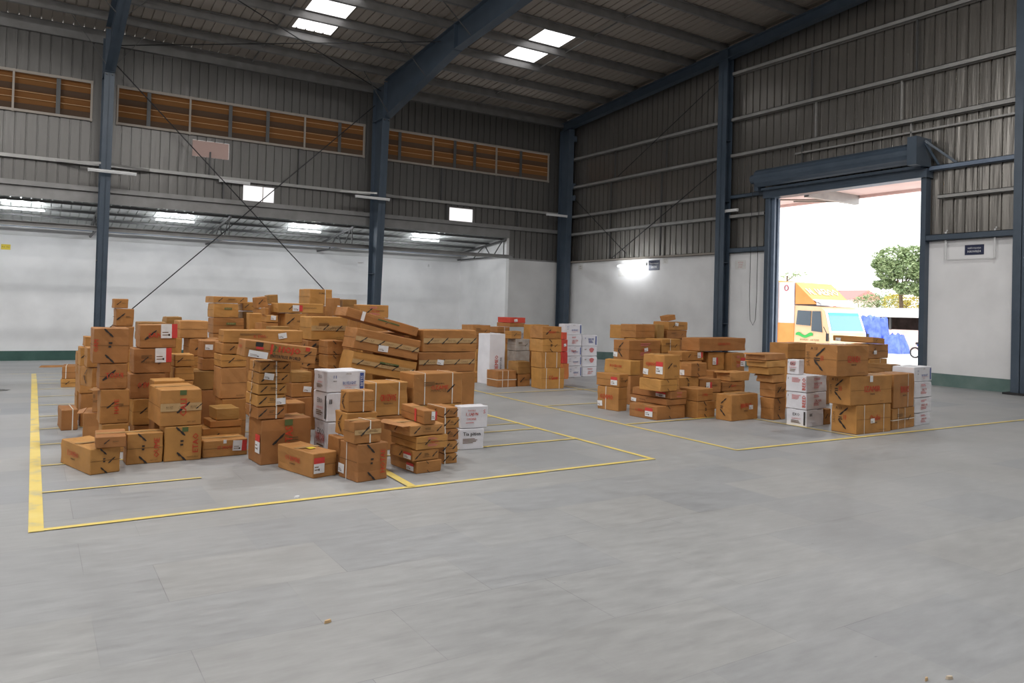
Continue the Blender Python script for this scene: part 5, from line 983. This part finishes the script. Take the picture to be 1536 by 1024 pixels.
('G1',4,7.656,13.657,0.904,0.441,0.433,0.228,3.0,0,'ink', 'brown carton, topmost, brown tower left of the tall white carton', 'carton', 'brown cartons of the middle back group'),
('G4',0,8.504,13.289,0.0,0.363,0.294,0.216,4.0,0,'', 'plain brown carton, buried, wrapped cartons of the middle group', 'carton', 'brown cartons of the middle back group'),
('G4',1,8.491,13.289,0.22,0.366,0.315,0.396,4.0,0,'wrap', 'grey film wrapped carton, lowest, wrapped cartons of the middle group', 'carton', 'grey film wrapped cartons of the middle back group'),
('G4',2,8.483,13.289,0.62,0.363,0.318,0.244,4.0,0,'wrap ink', 'grey film wrapped carton, second from bottom, wrapped cartons of the middle group', 'carton', 'grey film wrapped cartons of the middle back group'),
('G4',3,8.364,13.289,0.868,0.275,0.244,0.161,5.0,0,'slash', 'brown carton, topmost, wrapped cartons of the middle group', 'carton', 'brown cartons of the middle back group'),
('G13',0,9.705,13.309,0.0,0.188,0.294,0.333,4.0,0,'orange', 'tall orange carton, lowest, red stack behind the strapped stack', 'carton', 'orange cartons of the middle back group'),
('G13',1,9.696,13.309,0.337,0.149,0.294,0.254,4.0,0,'redbox', 'tall red carton, second from bottom, red stack behind the strapped stack', 'carton', 'red cartons of the middle back group'),
('G13',2,9.688,13.309,0.596,0.149,0.294,0.254,4.0,0,'redbox labs', 'tall labelled red carton, second from top, red stack behind the strapped stack', 'carton', 'red cartons of the middle back group'),
('G13',3,9.683,13.309,0.854,0.128,0.294,0.154,4.0,0,'redbox', 'red carton, topmost, red stack behind the strapped stack', 'carton', 'red cartons of the middle back group'),
('G12',0,9.096,13.558,0.0,0.411,0.194,0.823,4.0,0,'', 'plain brown carton, buried, back row behind the strapped stack', 'carton', 'brown cartons of the middle back group'),
('G12',1,9.085,13.558,0.827,0.44,0.344,0.331,4.0,0,'', 'brown carton, back row behind the strapped stack', 'carton', 'brown cartons of the middle back group'),
('G3',0,8.492,14.043,0.0,0.469,0.294,0.727,4.0,0,'', 'plain brown carton, buried lower, back stack of the middle group', 'carton', 'brown cartons of the middle back group'),
('G3',1,8.484,14.043,0.731,0.461,0.294,0.225,4.0,0,'', 'plain brown carton, buried upper, back stack of the middle group', 'carton', 'brown cartons of the middle back group'),
('G3',2,8.48,14.043,0.961,0.333,0.394,0.125,4.0,0,'strap', 'flat strapped brown carton, lowest, back stack of the middle group', 'carton', 'brown cartons of the middle back group'),
('G3',3,8.799,14.043,1.09,0.414,0.497,0.086,4.0,0,'redt=CUROVI', 'flat brown carton, second from bottom, back stack of the middle group', 'carton', 'brown cartons of the middle back group'),
('G3',4,8.795,14.043,1.179,0.433,0.47,0.119,4.0,0,'redbox labs', 'flat labelled red carton, topmost, back stack of the middle group', 'carton', 'red cartons of the middle back group'),
('V1',0,10.065,13.601,0.0,0.423,0.314,0.247,6.0,0,'w ink', 'white carton, lowest, white stack nearest the corner, left column', 'carton', 'white cartons of the corner stacks'),
('V1',1,10.04,13.601,0.251,0.442,0.314,0.217,6.0,0,'w ink', 'white carton, second from bottom, white stack nearest the corner, left column', 'carton', 'white cartons of the corner stacks'),
('V1',2,10.014,13.601,0.472,0.462,0.314,0.217,6.0,0,'w ink redt=TRIM', 'white carton, third from bottom, white stack nearest the corner, left column', 'carton', 'white cartons of the corner stacks'),
('V1',3,10.007,13.601,0.693,0.463,0.194,0.246,6.0,0,'w redink', 'white carton, second from top, white stack nearest the corner, left column', 'carton', 'white cartons of the corner stacks'),
('V1',4,9.944,13.601,0.943,0.533,0.21,0.246,6.0,0,'w ink', 'white carton, topmost, white stack nearest the corner, left column', 'carton', 'white cartons of the corner stacks'),
('V2',0,10.534,13.68,0.0,0.438,0.314,0.217,6.0,0,'w redink', 'white carton, lowest, white stack nearest the corner, right column', 'carton', 'white cartons of the corner stacks'),
('V2',1,10.517,13.68,0.221,0.47,0.314,0.236,6.0,0,'w redblot', 'white carton, second from bottom, white stack nearest the corner, right column', 'carton', 'white cartons of the corner stacks'),
('V2',2,10.51,13.68,0.461,0.469,0.314,0.221,6.0,0,'w redblot', 'white carton, second from top, white stack nearest the corner, right column', 'carton', 'white cartons of the corner stacks'),
('V2',3,10.502,13.68,0.686,0.481,0.314,0.251,6.0,0,'w blut', 'white carton, topmost, white stack nearest the corner, right column', 'carton', 'white cartons of the corner stacks'),
('G3b',0,9.247,14.318,0.0,0.289,0.294,0.785,4.0,0,'', 'plain brown carton, buried, back of the middle group beside the printed stack', 'carton', 'brown cartons of the middle back group'),
('G3b',1,9.243,14.318,0.789,0.278,0.294,0.145,4.0,0,'w labs', 'labelled white carton, back of the middle group beside the printed stack', 'carton', 'white cartons of the middle back group'),
]
# ------------------------------------------------------------------ cartons
def carton(o):
    st, idx, x, y, z, w, d, h, yw, tilt, tk, label, cat, group = o
    tk = tk.split(); T = {}
    for t in tk:
        k, _, v = t.partition('='); T[k] = v
    rd = random.Random(st+str(idx))
    white = 'w' in T
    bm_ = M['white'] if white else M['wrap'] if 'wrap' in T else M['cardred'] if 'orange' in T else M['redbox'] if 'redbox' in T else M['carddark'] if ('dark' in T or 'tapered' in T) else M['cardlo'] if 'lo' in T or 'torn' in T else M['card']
    mb = MB()
    # body: shell with soft edges, slightly bowed and dented inwards
    bm = bmesh.new(); bmesh.ops.create_cube(bm, size=1)
    for v in bm.verts: v.co = Vector((v.co.x*w, v.co.y*d, (v.co.z+.5)*h))
    if not T.get('nodetail'):
        bmesh.ops.bevel(bm, geom=bm.edges[:], offset=min(.007, h*.06), segments=1, affect='EDGES')
        bmesh.ops.subdivide_edges(bm, edges=[e for e in bm.edges if e.calc_length() > .06], cuts=3, use_grid_fill=True)
    am = min(.007, .06*h)*(2.4 if 'torn' in T else 1)
    sd = rd.uniform(0, 50)
    lean = rd.uniform(-.004, .004)
    for v in bm.verts:
        p = v.co; n = abs(noise.noise(Vector((p.x*6+sd, p.y*6, p.z*6))))
        ex = abs(p.x)/(w/2); ey = abs(p.y)/(d/2); tz = abs(p.z-h/2)/(h/2)
        q = am*n*2
        v.co.x -= math.copysign(q, p.x)*(ex > .9); v.co.y -= math.copysign(q, p.y)*(ey > .9)
        if p.z > h*.95: v.co.z -= q*1.3*(1-.4*max(ex, ey))
    bm.verts.index_update()
    mb.raw([v.co.copy() for v in bm.verts], [tuple(v.index for v in f.verts) for f in bm.faces], bm_); bm.free()
    E = .0022
    F = {'F': (Vector((0, -d/2-E, 0)), Vector((1, 0, 0)), w), 'L': (Vector((-w/2-E, 0, 0)), Vector((0, -1, 0)), d), 'R': (Vector((w/2+E, 0, 0)), Vector((0, 1, 0)), d)}
    Z = Vector((0, 0, 1))
    def pt(f, u, v, e=0):
        c, U, W = F[f]; nn = U.cross(Z); return c+U*((u-.5)*W)+Z*(v*h)+nn*e
    def quad(m_, f, u0, u1, v0, v1, sk=0., e=0., tgt=None): (tgt or mb).poly([pt(f, u0, v0, e), pt(f, u1, v0, e), pt(f, u1+sk, v1, e), pt(f, u0+sk, v1, e)], m_)
    def txt(s, f, u, v, hh, m_, bold=0, maxw=.8, vert=False, e=.0008):
        c, U, W = F[f]
        if vert: text_on(mb, s, pt(f, u, v, e), Z, -U, hh*W, m_, bold, h*maxw)
        else: text_on(mb, s, pt(f, u, v, e), U, Z, hh*h, m_, bold, W*maxw)
    def slash(f, u, v, sz, m_=M['ink']):
        c, U, W = F[f]; a = 1.35*sz*min(h, W); P = pt(f, u, v, .0006); dd = (U*.82+Z*.72).normalized(); nn = (Z*.82-U*.72).normalized()
        shape = [(-1, -.10), (-.55, -.2), (0, -.09), (.5, -.16), (1, -.06), (1, .06), (.45, .12), (0, .07), (-.55, .13), (-1, .08)]
        mb.poly([P+dd*(i*a)+nn*(j*a) for i, j in shape], m_)
    def bslash(f, u, v, sz, m_=M['ink']):
        c, U, W = F[f]; a = 1.35*sz*min(h, W); P = pt(f, u, v, .0006); dd = (U*.72-Z*.75).normalized(); nn = (Z*.72+U*.75).normalized()
        shape = [(-1, -.12), (-.5, -.22), (0, -.10), (.5, -.2), (1, -.08), (1, .08), (.45, .16), (0, .09), (-.5, .14), (-1, .08)]
        mb.poly([P+dd*(i*a)+nn*(j*a) for i, j in shape], m_)
    # lid seams on top and the band where the flaps close
    mb.poly([(-w/2+.004, -.0025, h+.0004), (w/2-.004, -.0025, h+.0004), (w/2-.004, .0025, h+.0004), (-w/2+.004, .0025, h+.0004)], M['seam'])
    if not white and h > .12 and w > .2 and rd.random() < .55:
        quad(M['seam'], 'F', .01, .99, .50, .50+.0035/h, 0, .0003)
    if not white and h > .12 and rd.random() < .5: quad(M['seam'], 'L', .02, .98, .52, .52+.0035/h, 0, .0003)
    # printed faces
    def faint(f, u0, v0, n, wd, m_, hh=.025):
        for k in range(n): quad(m_, f, u0, u0+wd*rd.uniform(.6, 1), v0-k*hh*2.1, v0-k*hh*2.1+hh, 0, .0006)
    if 'band' in T:
        quad(M['tape'], 'F', .01, .99, .40, .62, 0, .0005); quad(M['inkfaint'], 'F', .01, .99, .40, .407, 0, .0007)
        for u in (.22, .52, .8): txt(rd.choice(['TRADERS', 'MOUNT', 'CARRY']), 'F', u, .5, .09, M['inkfaint'], maxw=.16)
    if 'slash3b' in T:
        for u in (.13, .40, .67, .93): slash('F', u, .5, .16 if h < w*.5 else .10)
    if 'slash2' in T or 'slash3' in T:
        bslash('F', .42, .86, .13); bslash('F', .46, .13, .13)
        if 'slash3' in T: slash('F', .7, .5, .12)
        faint('F', .42, .55, 2, .10, M['ink'], .05) if h > .2 else None
    if 'slash' in T: slash('F', rd.uniform(.25, .4), .55, .22 if h < .25 else .13); faint('F', .55, .55, 2, .3, M['inkfaint'])
    if 'slashb' in T: slash('F', .55, .5, .16); slash('F', .93, .52, .08)
    if 'slashL' in T or 'slashL2' in T:
        slash('L', .5, .75, .16); bslash('L', .45, .3, .16); faint('L', .3, .52, 2, .2, M['ink'], .03)
    if 'slashL2' in T:
        txt('A 13', 'L', .3, .85, .09, M['ink'], maxw=.3); txt('II', 'L', .55, .55, .16, M['inkred'], maxw=.3); txt('SAOM', 'L', .12, .5, .10, M['inkfaint'], vert=True, maxw=.6)
    if 'cut' in T:
        slash('F', .2, .52, .33); slash('F', .82, .55, .28); faint('F', .42, .62, 2, .22, M['inkfaint'], .06)
        quad(M['inkfaint'], 'F', .36, .68, .32, .36, 0, .0006); slash('L', .5, .5, .3)
    if 'ink' in T:
        if white:
            txt('I I', 'F', .2, .72, .14, M['inkblue'], .02, .2); txt('ABDP', 'F', .2, .52, .05, M['ink'], .02, .25)
            txt('SINCE', 'F', .55, .85, .07, M['inkfaint'], 0, .3); txt('BLUELIGHT', 'F', .58, .42, .14, M['inkblue'], .02, .34); txt('EXPORT', 'F', .55, .2, .06, M['inkpink'], 0, .2)
            quad(M['inkpink'], 'F', .42, .78, .30, .315, 0, .0006)
            if 'blu' in T: pass
            elif w > .3: quad(M['inkblue'], 'F', .88, .94, .12, .88, 0, .0006)
        else: faint('F', .2, .7, 3, .3, M['inkfaint']); txt(rd.choice(['MADE IN INDIA', 'HANDLE', 'COUNTRY']), 'F', .5, .45, .10, M['inkfaint'], maxw=.6); slash('F', .75, .5, .14)
    if 'inkL' in T:
        txt(rd.choice(['B O', 'EXO', 'AIL']), 'L', .5, .70, .16, M['ink'], .01, .6); txt('GARMENT', 'L', .5, .45, .09, M['inkpink'], 0, .6); faint('L', .25, .32, 3, .5, M['inkfaint'], .03)
    if 'redinkL' in T or ('redink' in T and white): faint('L', .3, .8, 4, .45, M['inkpink'], .035); txt('1', 'L', .12, .78, .12, M['ink'], .02)
    if 'redink' in T:
        faint('F', .35, .80, 2, .35, M['inkpink'], .04); txt(rd.choice(['CALUX', 'IANDOM', 'CALVIN']) if white else rd.choice(['MORA', 'TINCO']), 'F', .55, .50, .15, M['inkred'], .01, .5); faint('F', .35, .35, 3, .35, M['inkpink'], .03)
    if 'redink2' in T:
        txt('THANKS', 'F', .4, .80, .07, M['inkred'], 0, .3); txt('I_CAJUN', 'F', .42, .62, .17, M['inkred'], .02, .42); txt('CONTAINER', 'F', .4, .42, .10, M['inkred'], .01, .34); faint('F', .2, .24, 1, .3, M['inkpink'], .03); txt('S', 'F', .86, .74, .18, M['inkpink'], .02, .2)
    if 'ink2' in T:
        txt('Tia', 'F', .25, .76, .17, M['ink'], .03, .3); txt('pitien', 'F', .64, .72, .22, M['ink'], .03, .4); faint('F', .12, .50, 4, .6, M['inkfaint'], .03)
    if 'redblot' in T:
        c = pt('F', .62, .6, .0006); mb.poly([c+Vector((.07*math.cos(a)*(1+.2*math.sin(3*a)), 0, .055*math.sin(a))) for a in [k*PI/7 for k in range(14)]], M['inkpink']); faint('F', .15, .7, 2, .15, M['inkfaint'], .03); faint('L', .2, .6, 3, .5, M['inkpink'], .03)
    if 'blut' in T:
        txt('ERBLUNE', 'F', .58, .62, .18, M['inkblue'], .01, .36); faint('F', .42, .45, 3, .35, M['inkblue'], .04); quad(M['inkblue'], 'F', .86, .93, .12, .88, 0, .0006); txt('M', 'F', .2, .7, .12, M['inkblue'], .01)
    if 'grnt' in T: quad(M['inkgreen'], 'F', .42, .72, .56, .70, 0, .0005); txt('TRADERS', 'F', .57, .63, .08, M['tape'], 0, .24)
    if 'grn' in T: quad(M['inkgreen'], 'F', .46, .62, .84, .97, 0, .0006)
    if 'red' in T:
        s = T['red'].replace('!', ''); txt(s.replace('.', ' '), 'F', .52, .54 if w > .9*h else .6, .20 if '!' not in T['red'] else .13, M['inkred'], .025, .38 if w > .4 else .6)
    if 'blk2' in T: txt(T['blk2'], 'F', .52, .36 if '!' not in T.get('red', '') else .66, .05, M['ink'], .01, .34)
    if 'redt' in T: txt(T['redt'].replace('.', ' '), 'F', .45, .5, .22, M['inkred'], .01, .4)
    if 'blkt' in T: txt(T['blkt'], 'F', .55, .75, .10, M['ink'], .01, .35)
    if 'redL' in T: txt(T['redL'].replace('.', ' '), 'L', .45, .56, .20, M['inkred'], .03, .6)
    if 'blkL2' in T: txt(T['blkL2'], 'L', .45, .36, .055, M['ink'], .01, .4)
    if 'redL2' in T: txt(T['redL2'], 'L', .88, .5, .16, M['inkred'], .03, .86, vert=True)
    if 'redV' in T: txt(T['redV'], 'F', .82 if 'slash2' in T else .55, .5, .15, M['inkred'], .03, .62, vert=True)
    if 'redVL' in T: txt(T['redVL'], 'F', .08, .5, .12, M['inkred'], .03, .4, vert=True)
    if 'redV2' in T: txt(T['redV2'], 'F', .45, .40, .20, M['inkred'], .02, .34, vert=True); txt('FURNITURE', 'F', .72, .38, .10, M['ink'], .01, .4, vert=True)
    if 'blk' in T: txt(T['blk'], 'F', .25, .7, .16, M['ink'], .03, .4); quad(M['ink'], 'L', .86, .94, .1, .9, 0, .0006)
    if 'blu' in T:
        quad(M['inkblue'], 'F', .85, .95, .10, .88, 0, .0006); txt(T['blu'], 'F', .90, .5, .07, M['white'], .02, .7, vert=True, e=.0014)
    if 'redtapeL' in T: quad(M['labred'], 'L', .62, .70, .05, .98, 0, .0008)
    if 'bigred' in T:
        txt('I', 'F', .36, .60, .58, M['inkred'], .04); txt('?', 'F', .41, .60, .52, M['inkgreen'], .03); txt(T['bigred'], 'F', .61, .60, .46, M['inkred'], .05, .33)
        txt('ENTERPRISE WORLD', 'F', .57, .22, .20, M['ink'], .03, .42); quad(M['ink'], 'F', .14, .24, .68, .93, 0, .0006); quad(M['labred'], 'F', .15, .25, .52, .66, 0, .0006)
        quad(M['inkred'], 'F', .83, .89, .72, .95, 0, .0006); slash('F', .87, .55, .2)
    if 'tapered' in T: pass
    if 'fill1' in T: faint('F', .3, .5, 2, .4, M['inkfaint'])
    if rd.random() < .6 and not white and h > .15 and 'F1' not in st: txt(rd.choice(['MADE IN INDIA', 'QTY 12', 'NET WT']), 'F', .75, .10, .04, M['inkfaint'], 0, .3)
    body = mb.build(name_of(T, group))
    c_, s_ = math.cos(math.radians(yw)), math.sin(math.radians(yw))
    mat_ = Matrix.Translation((x, y, z)) @ Matrix.Rotation(math.radians(yw), 4, 'Z') @ Matrix.Rotation(math.radians(tilt), 4, 'Y') @ Matrix.Translation((w/2, d/2, 0))
    body.matrix_world = mat_
    tag(body, label, cat, group)
    # parts: labels, straps, tape
    def lab2(f, u, v, ww, hh, rot=0, red=True, e=.0016, horiz=False):
        b = MB(); c, U, W = F[f]; P = pt(f, u, v, 0); nn = U.cross(Z); a = math.radians(rot); A = U*math.cos(a)+Z*math.sin(a); B = -U*math.sin(a)+Z*math.cos(a)
        ww = min(ww, W*.44); hh = min(hh, h*.62)
        def q(x0, x1, y0, y1, m_, k=0): b.poly([P+A*(x0*ww)+B*(y0*hh)+nn*(e+k), P+A*(x1*ww)+B*(y0*hh)+nn*(e+k), P+A*(x1*ww)+B*(y1*hh)+nn*(e+k), P+A*(x0*ww)+B*(y1*hh)+nn*(e+k)], m_)
        if red and horiz: q(-.5, .5, -.5, .12, M['lab']); q(-.5, .5, .12, .5, M['labred'])
        elif red: q(-.5, .16, -.5, .5, M['lab']); q(.16, .5, -.5, .5, M['labred'])
        else: q(-.5, .5, -.5, .5, M['lab'])
        q(-.42, .05, -.30, -.24, M['inkfaint'], .0004); q(-.42, -.05, -.12, -.06, M['inkfaint'], .0004); q(-.05, .05, -.34, -.2, M['ink'], .0004)
        b.build('shipping_label', parent=body)
    if 'lab' in T: lab2('F', .82, .5 if h > .2 else .6, .13, .15, rd.uniform(-4, 4), True, horiz=rd.random() < .5)
    if 'lab2' in T: lab2('F', .42, .5, .14, .12, 0, True)
    if 'labw' in T: lab2('F', .78, .72, .16, .15, 1, True)
    if 'labs' in T: lab2('F', rd.uniform(.3, .8), rd.uniform(.4, .7), .09, .06, rd.uniform(-10, 10), False)
    if 'labq' in T: lab2('F', .19, .22, .17, .06, -3, False)
    if 'labink' in T: lab2('F', .44, .25, .12, .07, 3, False)
    if 'labL' in T: lab2('L', .78, .45, .13, .17, 0, True, horiz=True)
    if 'labL2' in T: lab2('L', .72, .5, .14, .18, 0, True, horiz=True)
    if 'labR' in T: lab2('F', .25, .50, .11, .17, 0, True, horiz=True)
    if 'labsL' in T: lab2('L', .15, .25, .10, .08, rd.uniform(-6, 6), False)
    def strap(u, f='F', ww=.011):
        b = MB(); e = .0024
        if f == 'F':
            X0 = (u-.5)*w; pts = [(-d/2-e, -0.0), (-d/2-e, h+e), (d/2+e, h+e), (d/2+e, 0)]
            for (y0, z0), (y1, z1) in zip(pts, pts[1:]):
                b.poly([(X0-ww/2, y0, z0), (X0+ww/2, y0, z0), (X0+ww/2, y1, z1), (X0-ww/2, y1, z1)], M['strap'])
        elif f == 'L':
            Y0 = d/2-u*d; pts = [(-w/2-e, 0), (-w/2-e, h+e), (w/2+e, h+e), (w/2+e, 0)]
            for (y0, z0), (y1, z1) in zip(pts, pts[1:]):
                b.poly([(y0, Y0-ww/2, z0), (y0, Y0+ww/2, z0), (y1, Y0+ww/2, z1), (y1, Y0-ww/2, z1)], M['strap'])
        else:
            z0 = u*h; P = [(-w/2-e, -d/2-e), (w/2+e, -d/2-e), (w/2+e, d/2+e), (-w/2-e, d/2+e)]
            for p, q in zip(P, P[1:]+P[:1]): b.poly([(p[0], p[1], z0-ww/2), (q[0], q[1], z0-ww/2), (q[0], q[1], z0+ww/2), (p[0], p[1], z0+ww/2)], M['strap'])
        b.build('packing_strap', parent=body)
    if 'strap' in T: strap(.58 if 'ink' not in T else .45)
    if 'strap2' in T: strap(.22); strap(.78)
    if 'strapc' in T: strap(.25); strap(.55); strap(.45, 'H')
    if 'strapw' in T: strap(.68)
    if 'strapL' in T: strap(.42, 'L')
    if 'sx' in T: strap(float(T['sx']))
    if 'sl' in T: strap(float(T['sl']), 'L', .008)
    def tape(x0, x1, y0, y1, name='packing_tape', m_=M['tape']):
        b = MB(); b.poly([(x0, y0, h+.0012), (x1, y0, h+.0012), (x1, y1, h+.0012), (x0, y1, h+.0012)], m_); b.build(name, parent=body)
    if 'tape' in T or (st in ('F1', 'F2', 'F3', 'FR1', 'FR2', 'H24', 'H12', 'I9', 'F5', 'Q', 'C1') and not white): tape(-w/2+.004, w/2-.004, -.028, .028)
    if 'tapey' in T: tape(-.03, .04, -.10, -.02, 'yellow_sticker', M['tapey'])
    if 'tapew2' in T:
        b = MB(); quad(M['lab'], 'F', .20, .245, .0, 1, .0, .0025, b); b.poly([((.20-.5)*w, -d/2-.003, h+.002), ((.245-.5)*w, -d/2-.003, h+.002), ((.245-.5)*w, d/2, h+.002), ((.20-.5)*w, d/2, h+.002)], M['lab']); b.build('packing_tape', parent=body)
    if 'tapev' in T or 'tapew' in T:
        b = MB(); quad(M['lab'], 'F', .45, .52, .78, 1, 0, .002, b); b.build('packing_tape', parent=body)
    if 'torn' in T or 'flapL' in T:
        b = MB(); k = .07
        b.raw([(-w/2, -d/2, h-.001), (-w/2, d/2, h-.001), (-w/2-k, d/2-.02, h-.02), (-w/2-k*.8, -d/2+.03, h-.008), (-w/2, -d/2, h-.004), (-w/2, d/2, h-.004), (-w/2-k, d/2-.02, h-.024), (-w/2-k*.8, -d/2+.03, h-.012)], [(0, 1, 2, 3), (7, 6, 5, 4), (0, 3, 7, 4), (1, 5, 6, 2), (2, 6, 7, 3), (0, 4, 5, 1)], M['cardlo']); b.build('open_flap', parent=body)
    return body
def name_of(T, group): return 'white_carton' if 'w' in T else 'red_carton' if 'redbox' in T else 'cardboard_box'
for o in CARTONS: carton(o)
